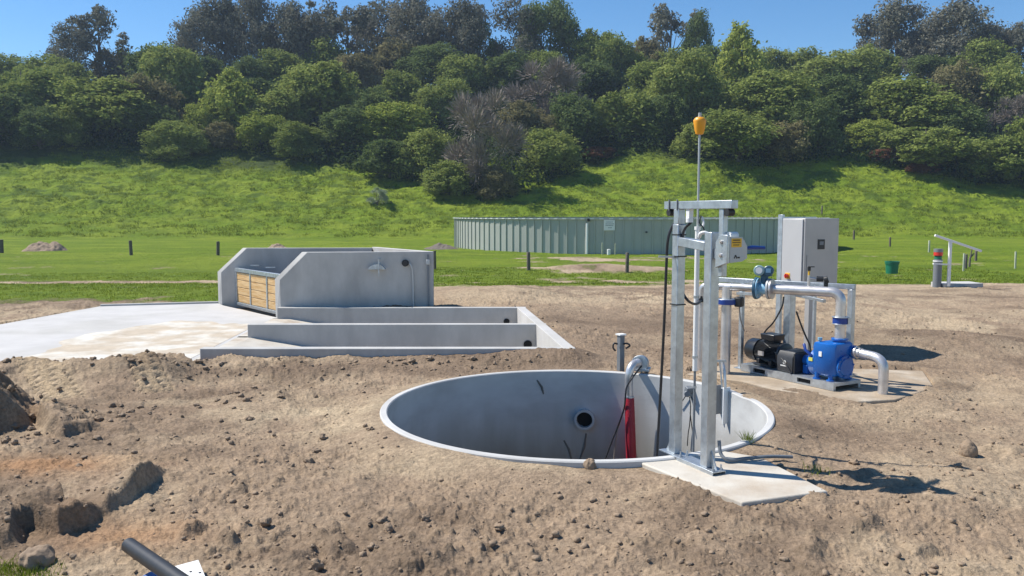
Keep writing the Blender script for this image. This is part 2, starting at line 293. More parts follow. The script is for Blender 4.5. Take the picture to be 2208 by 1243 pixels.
# ------------------------------------------------------------------ mesh builder
class MB:
    def __init__(s): s.v = []; s.f = []
    def add(s, v, f):
        n = len(s.v); s.v += [tuple(p) for p in v]; s.f += [tuple(i + n for i in q) for q in f]; return s
    def box(s, c, d, rz=0., ry=0., rx=0., taper=1.):
        R = Matrix.Rotation(rz, 3, 'Z') @ Matrix.Rotation(ry, 3, 'Y') @ Matrix.Rotation(rx, 3, 'X'); c = Vector(c); v = []
        for k in (-1, 1):
            tt = taper if k > 0 else 1
            for i, j in ((-1, -1), (1, -1), (1, 1), (-1, 1)):
                v.append(c + R @ Vector((i * d[0] / 2 * tt, j * d[1] / 2 * tt, k * d[2] / 2)))
        return s.add(v, [(0, 3, 2, 1), (4, 5, 6, 7), (0, 1, 5, 4), (1, 2, 6, 5), (2, 3, 7, 6), (3, 0, 4, 7)])
    def beam(s, a, b, w_, h, up=(0, 0, 1)):
        """box from a to b, w_ across, h along up"""
        a, b = Vector(a), Vector(b); u = (b - a).normalized(); sd_ = u.cross(Vector(up)).normalized(); q = sd_.cross(u).normalized(); v = []
        for p in (a, b):
            for i, j in ((-1, -1), (1, -1), (1, 1), (-1, 1)): v.append(p + sd_ * (i * w_ / 2) + q * (j * h / 2))
        return s.add(v, [(0, 1, 2, 3), (7, 6, 5, 4), (0, 4, 5, 1), (1, 5, 6, 2), (2, 6, 7, 3), (3, 7, 4, 0)])
    def tube(s, pts, r, n=14, cap=True):
        pts = [Vector(p) for p in pts]; rs = r if isinstance(r, (list, tuple)) else [r] * len(pts)
        v = []; prev = None
        for i, p in enumerate(pts):
            a = pts[max(i - 1, 0)]; b = pts[min(i + 1, len(pts) - 1)]; t = (b - a).normalized()
            if prev is None:
                prev = t.orthogonal().normalized()
            prev = (prev - t * prev.dot(t)).normalized(); q = t.cross(prev)
            for k in range(n):
                an = 2 * math.pi * k / n; v.append(p + (prev * math.cos(an) + q * math.sin(an)) * rs[i])
        f = []
        for i in range(len(pts) - 1):
            for k in range(n):
                f.append((i * n + k, i * n + (k + 1) % n, (i + 1) * n + (k + 1) % n, (i + 1) * n + k))
        if cap: f.append(tuple(range(n - 1, -1, -1))); m = (len(pts) - 1) * n; f.append(tuple(m + k for k in range(n)))
        return s.add(v, f)
    def cyl(s, a, b, r, n=24, r2=None): return s.tube([a, b], [r, r if r2 is None else r2], n)
    def lathe(s, c, prof, n=48, a0=0., a1=None):
        """prof: (r, z) closed outline turned about the vertical through c"""
        full = a1 is None; m = n if full else n + 1; v = []; k = len(prof)
        for i in range(m):
            an = a0 + ((2 * math.pi) if full else (a1 - a0)) * i / n
            for r, z in prof: v.append((c[0] + r * math.cos(an), c[1] + r * math.sin(an), c[2] + z))
        f = []
        for i in range(n):
            j = (i + 1) % m
            for q in range(k - 1): f.append((i * k + q, j * k + q, j * k + q + 1, i * k + q + 1))
        return s.add(v, f)
    def prism(s, pts, z0, z1):
        n = len(pts); z0s = z0 if isinstance(z0, (list, tuple)) else [z0] * n; z1s = z1 if isinstance(z1, (list, tuple)) else [z1] * n
        v = [(p[0], p[1], z0s[i]) for i, p in enumerate(pts)] + [(p[0], p[1], z1s[i]) for i, p in enumerate(pts)]
        return s.add(v, [tuple(range(n - 1, -1, -1)), tuple(range(n, 2 * n))] + [(i, (i + 1) % n, n + (i + 1) % n, n + i) for i in range(n)])
    def build(s, name, m, parent=None, bevel=0., smooth=True, sub=0):
        me = bpy.data.meshes.new(name); me.from_pydata(s.v, [], s.f); me.update()
        import bmesh
        b = bmesh.new(); b.from_mesh(me); bmesh.ops.recalc_face_normals(b, faces=b.faces); b.to_mesh(me); b.free()
        if smooth:
            me.polygons.foreach_set('use_smooth', [True] * len(me.polygons)); me.set_sharp_from_angle(angle=math.radians(38))
        me.materials.append(m if not isinstance(m, str) else M[m])
        o = bpy.data.objects.new(name, me); COL.objects.link(o)
        if parent:
            o.parent = parent; o.matrix_parent_inverse = parent.matrix_basis.inverted()
        if bevel:
            bm_ = o.modifiers.new('bevel', 'BEVEL'); bm_.width = bevel; bm_.segments = 2; bm_.limit_method = 'ANGLE'; bm_.angle_limit = math.radians(50)
        return o
def fastmesh(name, v, quads, m, parent=None, smooth=False, n=4):
    me = bpy.data.meshes.new(name); v = np.asarray(v, np.float32); q = np.asarray(quads, np.int32)
    me.vertices.add(len(v)); me.vertices.foreach_set('co', v.ravel())
    me.loops.add(q.size); me.loops.foreach_set('vertex_index', q.ravel())
    me.polygons.add(len(q)); me.polygons.foreach_set('loop_start', np.arange(0, q.size, n, dtype=np.int32))
    me.polygons.foreach_set('loop_total', np.full(len(q), n, np.int32))
    if smooth: me.polygons.foreach_set('use_smooth', np.ones(len(q), bool))
    me.update(calc_edges=True); me.materials.append(m if not isinstance(m, str) else M[m])
    if name is None: return me
    o = bpy.data.objects.new(name, me); COL.objects.link(o)
    if parent: o.parent = parent
    return o
def tag(o, label=None, cat=None, group=None, kind=None):
    if label: o['label'] = label
    if cat: o['category'] = cat
    if group: o['group'] = group
    if kind: o['kind'] = kind
    return o
def empty(name, loc, label, cat, group=None):
    o = bpy.data.objects.new(name, None); COL.objects.link(o); o.location = loc; o.empty_display_size = .2
    o.matrix_basis = Matrix.Translation(Vector(loc)); return tag(o, label, cat, group)
def arc(c, a, b, n=8):
    """quarter bend from point a to point b round the corner c"""
    c, a, b = Vector(c), Vector(a), Vector(b); o = a + b - c
    return [o + (a - o) * math.cos(t) + (b - o) * math.sin(t) for t in [math.pi / 2 * i / n for i in range(n + 1)]]
def bend(pts, r, n=7):
    """polyline with rounded corners"""
    pts = [Vector(p) for p in pts]; out = [pts[0]]
    for i in range(1, len(pts) - 1):
        p = pts[i]; a = p + (pts[i - 1] - p).normalized() * r; b = p + (pts[i + 1] - p).normalized() * r
        for k in range(n + 1):
            t = k / n; out.append(a * (1 - t) ** 2 + p * 2 * t * (1 - t) + b * t * t)
    out.append(pts[-1]); return out
def spline(pts, n=8):
    pts = [Vector(p) for p in pts]; P = [pts[0] * 2 - pts[1]] + pts + [pts[-1] * 2 - pts[-2]]; out = []
    for i in range(1, len(P) - 2):
        for k in range(n):
            t = k / n
            out.append(.5 * ((2 * P[i]) + (P[i + 1] - P[i - 1]) * t + (2 * P[i - 1] - 5 * P[i] + 4 * P[i + 1] - P[i + 2]) * t * t + (3 * P[i] - P[i - 1] - 3 * P[i + 1] + P[i + 2]) * t ** 3))
    out.append(pts[-1]); return out

# ------------------------------------------------------------------ ground: one sheet, finest near the eye and on the hill
def build_ground():
    ang = np.radians(np.concatenate([np.linspace(-82, -36, 90)[:-1], np.linspace(-36, 36, 1350), np.linspace(36, 82, 90)[1:]]))
    r = [2.2]
    while r[-1] < 300:
        q = r[-1]
        if q < 16: st = q * .0042
        elif q < 30: st = q * .005
        elif q < 90: st = q * .011
        elif q < 200: st = .27
        else: st = q * .02
        r.append(q + max(st, .014))
    r = np.array(r); A, R = np.meshgrid(ang, r); x = (R * np.sin(A)); y = (R * np.cos(A)); sh = x.shape
    z, dirt = H(x.ravel(), y.ravel()); nC, nR = sh[1], sh[0]
    idx = np.arange(nR * nC).reshape(nR, nC)
    q = np.stack([idx[:-1, :-1], idx[:-1, 1:], idx[1:, 1:], idx[1:, :-1]], -1).reshape(-1, 4)[:, ::-1]
    v = np.stack([x.ravel(), y.ravel(), z], -1)
    X, Y = v[:, 0].astype(float), v[:, 1].astype(float)
    # tones of the ground: soil moisture, some painted shade, sand drifts, worn and lush grass
    soil = np.array([.290, .212, .143]); sand = np.array([.43, .335, .222]); damp_shade = np.array([.175, .125, .085]); rust = np.array([.36, .20, .10])
    k1 = S(-.25, .3, fbm(X, Y, .5, 5, 1) + .3 * fbm(X, Y, 3, 3, 3))[:, None]; k2 = S(.04, .36, fbm(X, Y, .75, 5, 3) + .12 * S(-2, -5, X) + .1 * S(11, 13, Y) * S(24, 16, Y))[:, None]
    c = soil * (1 - k1 * .5) + sand * k1 * .5; c = c * (1 - k2 * .7) + damp_shade * k2 * .7
    def blob(px_, py_, rx, ry):
        p = at(px_, py_); return np.exp(-(((X - p[0]) / rx) ** 2 + ((Y - p[1]) / ry) ** 2))
    sb = np.clip(blob(760, 900, 1.1, .7) + blob(430, 860, .5, .3) + blob(200, 1020, .8, .5) + blob(700, 895, 1.5, .3) + .6 * blob(900, 1010, .8, .4) + .8 * blob(1750, 650, 4., 3.) + .8 * blob(2000, 700, 3, 2)
                 + .8 * blob(1300, 640, 5, 3.) + .7 * blob(60, 680, 4, 2.5) + .5 * blob(2000, 900, 1.5, 1.), 0, 1) * S(-.35, .25, fbm(X, Y, 1.7, 4, 2))
    sb = np.maximum(sb, S(25, 31, Y) * .75 * S(-.3, .2, fbm(X, Y, .7, 3, 2)))[:, None]
    c = c * (1 - sb) + sand * sb
    for pp, hw in TRACKS:
        d_, _s, _a, _l = polydist(X, Y, px(pp)); k = (S(hw * 1.2, hw * .6, d_) * np.clip(np.minimum(_a, _l - _a) / .3, 0, 1) * .7)[:, None]; c = c * (1 - k) + sand * k
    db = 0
    for a_, b_, rx, ry in ((520, 850, 1.5, .45), (300, 815, 1.2, .4), (640, 805, 2.2, .35), (2080, 745, 3.0, .9), (1250, 700, 3.2, .8), (1960, 800, .9, .35), (150, 880, .9, .45), (250, 905, .5, .3), (1800, 930, 1.2, .5), (1020, 790, 1.5, .3), (470, 980, .7, .2), (620, 1190, .6, .2), (1750, 1150, .5, .3), (1350, 620, 4, 1.2), (2100, 640, 3, 1.)): db = db + blob(a_, b_, rx, ry)  # moist patches; a few paint in the shade of cabinet and scarps
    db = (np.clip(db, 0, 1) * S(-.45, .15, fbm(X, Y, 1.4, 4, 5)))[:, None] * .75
    db = np.clip(db * 1.25, 0, .95); c = c * (1 - db) + damp_shade * db
    rb = np.clip(blob(90, 1010, .9, .35) + .8 * blob(280, 1150, .5, .35) + .5 * blob(0, 910, .5, .3), 0, 1)[:, None] * .8
    c = c * (1 - rb) + rust * rb
    hp = np.clip(1.5 * (1 - np.hypot((X + 6.55) / 1.35, (Y - 9.75) / 1.4)), 0, 1)[:, None]  # left heap darkened to paint in its shaded face
    hp = np.maximum(hp, np.clip(np.exp(-((Y - 13.3) / .7) ** 2) * S(-4., -6, X) * .6, 0, 1)[:, None])
    hp = np.maximum(hp, (S(13, 15, Y) * S(24, 18, Y) * S(0, 2, X) * S(12, 6, X) * .55)[:, None])
    c = c * (1 - .6 * hp) + damp_shade * .9 * .6 * hp
    nz = fbm(X, Y, 9, 3, 2)[:, None]; c = c * (1 + .18 * nz)
    g1 = np.array([.152, .222, .014]); g2 = np.array([.205, .265, .022]); g3 = np.array([.075, .12, .013])
    _, ht = hill(X, Y); nearg = S(60, 40, Y)
    a1 = S(-.3, .3, fbm(X, Y * 2.2, .18, 4, 2))[:, None]; a2 = S(-.05, .35, fbm(X, Y * 1.6, .55, 4, 4))[:, None] * (.35 + .5 * S(3, 20, ht))[:, None]
    g = g1 * (1 - a1) + g2 * a1; g = g * (1 - a2) + g3 * a2
    wood = S(-.1, .25, (ht - 32 + 12 * fbm(X, Y, .05, 2, 1)) / 14)[:, None]
    g = g * (1 - wood * .75) + np.array([.040, .055, .020]) * wood * .75
    g = g * (1 - .35 * nearg[:, None]) + np.array([.135, .20, .022]) * .35 * nearg[:, None]
    d = dirt[:, None]; d = np.clip(d + .5 * (fbm(X, Y, 3.5, 3, 5)[:, None]) * ((d > .02) & (d < .98)), 0, 1)
    col = g * (1 - d) + c * d
    o = fastmesh('ground', v, q, ground_mat(), smooth=True)
    o['kind'] = 'structure'
    at_ = o.data.color_attributes.new('tone', 'FLOAT_COLOR', 'POINT'); rgba = np.ones((len(v), 4), np.float32); rgba[:, :3] = col; rgba[:, 3] = d[:, 0]
    at_.data.foreach_set('color', rgba.ravel())
    return o
def ground_mat():
    m = bpy.data.materials.new('soil_and_grass'); m.use_nodes = True; t = m.node_tree; N = t.nodes; L = t.links; p = N['Principled BSDF']
    p.inputs['Roughness'].default_value = .95; p.inputs['Specular IOR Level'].default_value = .15
    a = N.new('ShaderNodeAttribute'); a.attribute_name = 'tone'; tc = N.new('ShaderNodeTexCoord')
    def noise(s, d=6, r=.62):
        n = N.new('ShaderNodeTexNoise'); n.inputs['Scale'].default_value = s; n.inputs['Detail'].default_value = d; n.inputs['Roughness'].default_value = r
        L.new(tc.outputs['Object'], n.inputs['Vector']); return n.outputs['Fac']
    def mr(f, a0, a1, b0, b1):
        n = N.new('ShaderNodeMapRange'); n.inputs[1].default_value = a0; n.inputs[2].default_value = a1; n.inputs[3].default_value = b0; n.inputs[4].default_value = b1
        L.new(f, n.inputs[0]); return n.outputs[0]
    s1 = N.new('ShaderNodeVectorMath'); s1.operation = 'SCALE'; L.new(a.outputs['Color'], s1.inputs[0]); L.new(mr(noise(26, 7, .72), .3, .7, .60, 1.36), s1.inputs['Scale'])
    s2 = N.new('ShaderNodeVectorMath'); s2.operation = 'SCALE'; L.new(s1.outputs[0], s2.inputs[0]); L.new(mr(noise(5, 5, .7), .3, .7, .86, 1.12), s2.inputs['Scale'])
    L.new(s2.outputs[0], p.inputs['Base Color'])
    h = N.new('ShaderNodeMath'); h.operation = 'MULTIPLY_ADD'; L.new(noise(38, 6, .7), h.inputs[0]); h.inputs[1].default_value = .5; L.new(noise(11, 4, .6), h.inputs[2])
    b = N.new('ShaderNodeBump'); b.inputs['Strength'].default_value = .9; b.inputs['Distance'].default_value = .035
    L.new(mr(a.outputs['Alpha'], 0, 1, .55, .04), b.inputs['Distance'])
    hm = N.new('ShaderNodeMix'); L.new(a.outputs['Alpha'], hm.inputs['Factor']); L.new(noise(1.7, 6, .72), hm.inputs['A']); L.new(h.outputs[0], hm.inputs['B'])
    L.new(hm.outputs['Result'], b.inputs['Height']); L.new(b.outputs[0], p.inputs['Normal'])
    return m
build_ground()

# ------------------------------------------------------------------ concrete apron and sand trap
def concrete_works():
    b = MB(); P = px([(-600, 809), (215, 661), (470, 654.5)]); Q = [(-7.9, 22.75), (-5.62, 20.0), (-5.75, 19.9), (-5.45, 13.75), (-5.6, 12.9)]
    b.prism(P + Q, -.25, .0)
    o = b.build('concrete_apron', 'conc_new', smooth=False); o['kind'] = 'structure'
    # dusty film of sand lying on the apron
    R = np.random.RandomState(3); ring = []
    cx, cy = -6.6, 16.0
    for k in range(90):
        an = 2 * math.pi * k / 90; r = 1 + .10 * math.sin(3 * an + 1) + .06 * math.sin(7 * an) + .03 * math.sin(19 * an) + .03 * R.rand()
        X = cx + 2.3 * r * math.cos(an) * (1 if math.cos(an) < 0 else .6); Y = cy + 3.3 * r * math.sin(an)
        lim = -5.55 - .045 * (Y - 13.75); ring.append((min(X, lim + .0), max(Y, 13.0)))
    s = MB(); s.prism(ring, -.05, .004); o = s.build('sand', 'sandcover', smooth=False); o['kind'] = 'structure'
    # a thin upstand along the far edge of the apron
    s = MB(); p0 = at(215, 661); p1 = at(470, 654.5); s.beam((p0[0], p0[1] + .05, .0), (p1[0], p1[1] + .05, .0), .12, .10)
    k = s.build('concrete_kerb', 'conc', bevel=.01); tag(k, 'low concrete kerb along the far edge of the pale apron, left of the bunker', 'kerb')

    root = empty('sand_trap', (-2, 16, 0), 'low concrete sand trap with sunken lanes between long walls, in front of the bunker', 'sand trap')
    T = .20
    def wall(y0, xl, xr, zl=-.4, T=T, front=-1.3):
        m = MB(); m.box(((xl + xr) / 2, y0 + T / 2, (TZ - 1.3) / 2), (xr - xl, T, TZ + 1.3)); m.build('wall', 'conc', root, bevel=.012)
    wall(13.75, -5.2, 1.06); wall(16.8, -5.37, .70); wall(19.83, -5.62, .34)
    # end wall across the three lanes, slightly askew
    m = MB(); a = np.array([.10, 20.03]); c = np.array([.86, 13.753]); d = (c - a) / np.linalg.norm(c - a); n = np.array([-d[1], d[0]]) * 1
    w_ = .2
    m.prism([tuple(a), tuple(c), (c[0] + w_, c[1]), (a[0] + w_, a[1])], -1.28, TZ + .003); m.build('end_wall', 'conc_new', root, bevel=.01)
    # sloping floors of the lanes
    for y0, y1 in ((13.93, 16.82), (16.98, 19.85)):
        m = MB(); xs = [None, -5.3, -4.2, -1.2, .9]; zs = [.0, .0, -.18, -.85, -.95]; v = []; f = []; ed = lambda y: -5.45 - (y - 13.75) * .30 / 6.15
        for i, (X, Z) in enumerate(zip(xs, zs)): a_, b_ = (X, X) if X else (ed(y0), ed(y1)); v += [(a_, y0, Z), (b_, y1, Z), (a_, y0, Z - .2), (b_, y1, Z - .2)]
        for i in range(4):
            k = i * 4; f += [(k, k + 4, k + 5, k + 1), (k + 2, k + 3, k + 7, k + 6)]
        m.add(v, f); m.build('lane_floor', 'conc_dusty', root, smooth=False)
    # drain holes low in the walls
    for X, Y, Z, r in ((.32, 16.8, -.14, .085), (-.13, 19.83, -.06, .07)):
        m = MB(); m.cyl((X, Y - .015, Z), (X, Y + .05, Z), r, 24); m.build('drain_hole', 'hole', root)

    # bunker with the timber gate
    root = empty('weeping_wall_bunker', (-5, 21.5, 0), 'tall grey concrete bunker with sloped wall ends and a timber slatted gate', 'bunker')
    H0 = 1.585; L0 = .93; T = .15
    def sidewall(xl, yl, xr, yr, hs, x2, name='side_wall', zt=H0, thick=T):
        # profile along the wall: vertical nose, slope, level top
        d = Vector((xr - xl, yr - yl, 0)); Ln = d.length; d.normalize(); nrm = Vector((-d.y, d.x, 0)) * thick
        pr = [(0, -.3), (0, hs), (x2, zt), (Ln, zt), (Ln, -.3)]; m = MB(); v = []
        for off in (Vector((0, 0, 0)), nrm):
            for i_, (s_, z_) in enumerate(pr): v.append(Vector((xl, yl, 0)) + d * (s_ + (0 if i_ > 2 else (-.08 if off.length else .07))) + off + Vector((0, 0, z_)))
        m.add(v, [tuple(range(5)), tuple(range(9, 4, -1))] + [(i, i + 5, (i + 1) % 5 + 5, (i + 1) % 5) for i in range(5)])
        return m.build(name, 'conc', root, bevel=.012)
    near = sidewall(-5.66, 20.04, -1.93, 20.42, L0, .66)
    sidewall(-8.12, 23.05, -3.9, 23.2, .90, .72, zt=1.565)
    m = MB(); a, c = (-3.86, 23.34), (-1.93, 20.43); m.prism([(c[0] - .165, c[1] + .152), (c[0] - .002, c[1] + .152), (a[0] + .12, a[1] - .02), (a[0] - .05, a[1] - .02)], -.3, H0 - .002)
    m.build('end_wall', 'conc_new', root, bevel=.01)
    # gate
    g = empty('gate', (-6.5, 21.6, 0), None, None); g.parent = root; g.matrix_parent_inverse = root.matrix_basis.inverted()
    A = Vector((-7.62, 23.04, 0)); B = Vector((-5.42, 20.2, 0)); d = (B - A).normalized(); Ln = (B - A).length; gt = .97
    fr = MB(); up = (0, 0, 1)
    fr.beam(A + Vector((0, 0, gt)), B + Vector((0, 0, gt)), .10, .10); fr.beam(A + Vector((0, 0, .04)), B + Vector((0, 0, .04)), .10, .08)
    for s_ in (.04, 1.08, 2.25, Ln - .09):
        p = A + d * s_; fr.beam(p + Vector((0, 0, .081)), p + Vector((0, 0, gt - .051)), .075, .07, up=tuple(d))
    fr.build('frame', 'galv', g, bevel=.004)
    fn = Vector((d.y, -d.x, 0))
    for k in range(4):
        z0 = .09 + k * .205; wd = MB()
        wd.beam(A + d * .08 - fn * .005 + Vector((0, 0, z0 + .098)), B - d * .14 - fn * .005 + Vector((0, 0, z0 + .098)), .045, .190)
        wd.build('board', 'wood', g, bevel=.006)
    for s_ in (1.0, 2.1):
        m = MB(); p = A + d * s_ + Vector((-.10, .4, gt + .14)); m.beam(p, p + Vector((.24, 0, 0)), .05, .02); m.build('lifting_lug', 'galv', g)
    # fittings on the near wall
    W = lambda X, Z, o=0.: Vector((X, 20.04 + (X + 5.66) * .1019 - o, Z))
    m = MB(); cx_ = -3.28; zc = 1.10
    pr = [(.5 * math.pi * k / 8 - math.pi / 4 + math.pi / 2) for k in range(9)]
    v = []; rr = .22
    for o_ in (.0, .13):
        for an in [math.radians(20 + 140 * k / 10) for k in range(11)]: v.append(W(cx_ + rr * math.cos(an), zc + rr * .85 * math.sin(an), o_ + .0))
    m.add(v, [(i, i + 1, i + 12, i + 11) for i in range(10)] + [tuple(range(21, 10, -1))])
    m.build('outlet_hood', 'galv', root)
    m = MB(); m.beam(W(cx_ + .06, 1.0, .16), W(cx_ + .06, 1.42, .16), .03, .01, up=(0, 1, 0)); m.beam(W(cx_ + .06, 1.41, 0), W(cx_ + .06, 1.41, .16), .03, .01); m.build('hood_strap', 'galv', root)
    m = MB(); m.cyl(W(-2.60, 1.31, -.01), W(-2.60, 1.31, .06), .085, 20); m.cyl(W(-2.60, 1.31, .05), W(-2.60, 1.31, .11), .055, 20); m.build('pipe_stub', 'black', root)
    m = MB(); m.tube(spline([W(-2.5, 1.30, .05), W(-2.44, 1.20, .06), W(-2.42, .9, .03), W(-2.42, .2, .03)]), .018, 8); m.build('conduit', 'boxgrey', root)
    m = MB(); m.beam(W(-2.05, .15, .03), W(-2.05, 1.52, .03), .035, .05, up=(0, 1, 0)); m.build('corner_conduit', 'grey', root)
    m = MB(); m.box(W(-2.05, 1.33, .05), (.09, .09, .12)); m.build('junction_box', 'boxgrey', root, bevel=.01)
concrete_works()

# ------------------------------------------------------------------ the round pit
PT = .09
def pit():
    cx, cy, R = PIT; root = empty('concrete_pit', (cx, cy, 0), 'round open concrete pit sunk in the soil, pale rim and shaded inside', 'pit')
    m = MB(); Ri = R - PT
    n = 160; v = []; f = []
    rim = []
    for k in range(n):
        an = 2 * math.pi * k / n; z = .12
        dd = abs((an - math.radians(14) + math.pi) % (2 * math.pi) - math.pi)
        if dd < .12: z -= .02 * (1 - dd / .12)
        rim.append(z)
    pr_o = [(R, -3.0), (R, None), (R - .012, 1), (Ri + .012, 1), (Ri, None), (Ri, -3.0)]
    for k in range(n):
        an = 2 * math.pi * k / n
        for r, z in pr_o: v.append((cx + r * math.cos(an), cy + r * math.sin(an), rim[k] - .012 if z is None else (rim[k] if z == 1 else z)))
    for k in range(n):
        j = (k + 1) % n
        for q in range(5): f.append((k * 6 + q, j * 6 + q, j * 6 + q + 1, k * 6 + q + 1))
    m.add(v, f); wall = m.build('wall', 'conc_pit', root)
    m = MB(); m.cyl((cx, cy, -2.9), (cx, cy, -2.6), Ri + .02, 96); m.build('floor', 'water', root)
    # inlet pipe through the far wall
    hit = wall_hit(1261, 903); d = Vector((hit[0] - cx, hit[1] - cy, 0)).normalized()
    m = MB(); a = hit - d * .10; b = hit + d * .10; rr = .155
    q = 40; e1 = Vector((-d.y, d.x, 0)); e2 = Vector((0, 0, 1)); v = []
    for p, r in ((b, rr), (a, rr), (a, rr - .035), (b, rr - .035)):
        for k in range(q): v.append(p + (e1 * math.cos(2 * math.pi * k / q) + e2 * math.sin(2 * math.pi * k / q)) * r)
    m.add(v, [(i * q + k, i * q + (k + 1) % q, (i + 1) * q + (k + 1) % q, (i + 1) * q + k) for i in range(3) for k in range(q)])
    pipe = m.build('inlet_pipe', 'boxgrey', root)
    m = MB(); m.cyl(hit - d * .01, hit + d * .3, rr - .03, 40); m.build('opening', 'hole', pipe)
    for a_, b_ in (((1216, 950), (1232, 990)), ((1264, 935), (1250, 992)), ((1158, 820), (1172, 850))):
        p = wall_hit(*a_); q_ = wall_hit(*b_); m = MB(); m.tube([p, (p + q_) / 2 + Vector((.02, 0, 0)), q_], [.012, .02, .012], 6); m.build('rubber_strip' if a_[0] < 1260 else 'drip_stain', 'grime', root)
def wall_hit(x, y, r=None, far=True):
    cx, cy, R = PIT; R = r or R - PT; d = ray(x, y); a = d[0] ** 2 + d[1] ** 2; b = -2 * (d[0] * cx + d[1] * cy); c = cx * cx + cy * cy - R * R
    t = (-b + math.sqrt(b * b - 4 * a * c)) / (2 * a); return Vector((d[0] * t, d[1] * t, CH + d[2] * t))
pit()
g = MB(); P = px([(1374, 994), (1600, 1083), (1786, 1059), (1640, 985), (1560, 972)], .10)
cx, cy, R = PIT
P2 = []
for p in P: P2.append(p)
g.prism(P2, -.2, .098); o = g.build('gantry_pad', 'conc_dusty', bevel=.015); tag(o, 'light concrete footing slab at the near edge of the pit, under the galvanised gantry', 'concrete pad')
g = MB(); g.prism(px([(1478, 806), (1560, 786), (1990, 800), (2015, 836), (1930, 862), (1850, 866), (1680, 842), (1600, 822)], .05), -.2, .05)
o = g.build('pump_pad', 'soilpad', bevel=.015); tag(o, 'dusty concrete slab carrying the blue pump and its motor', 'concrete pad')

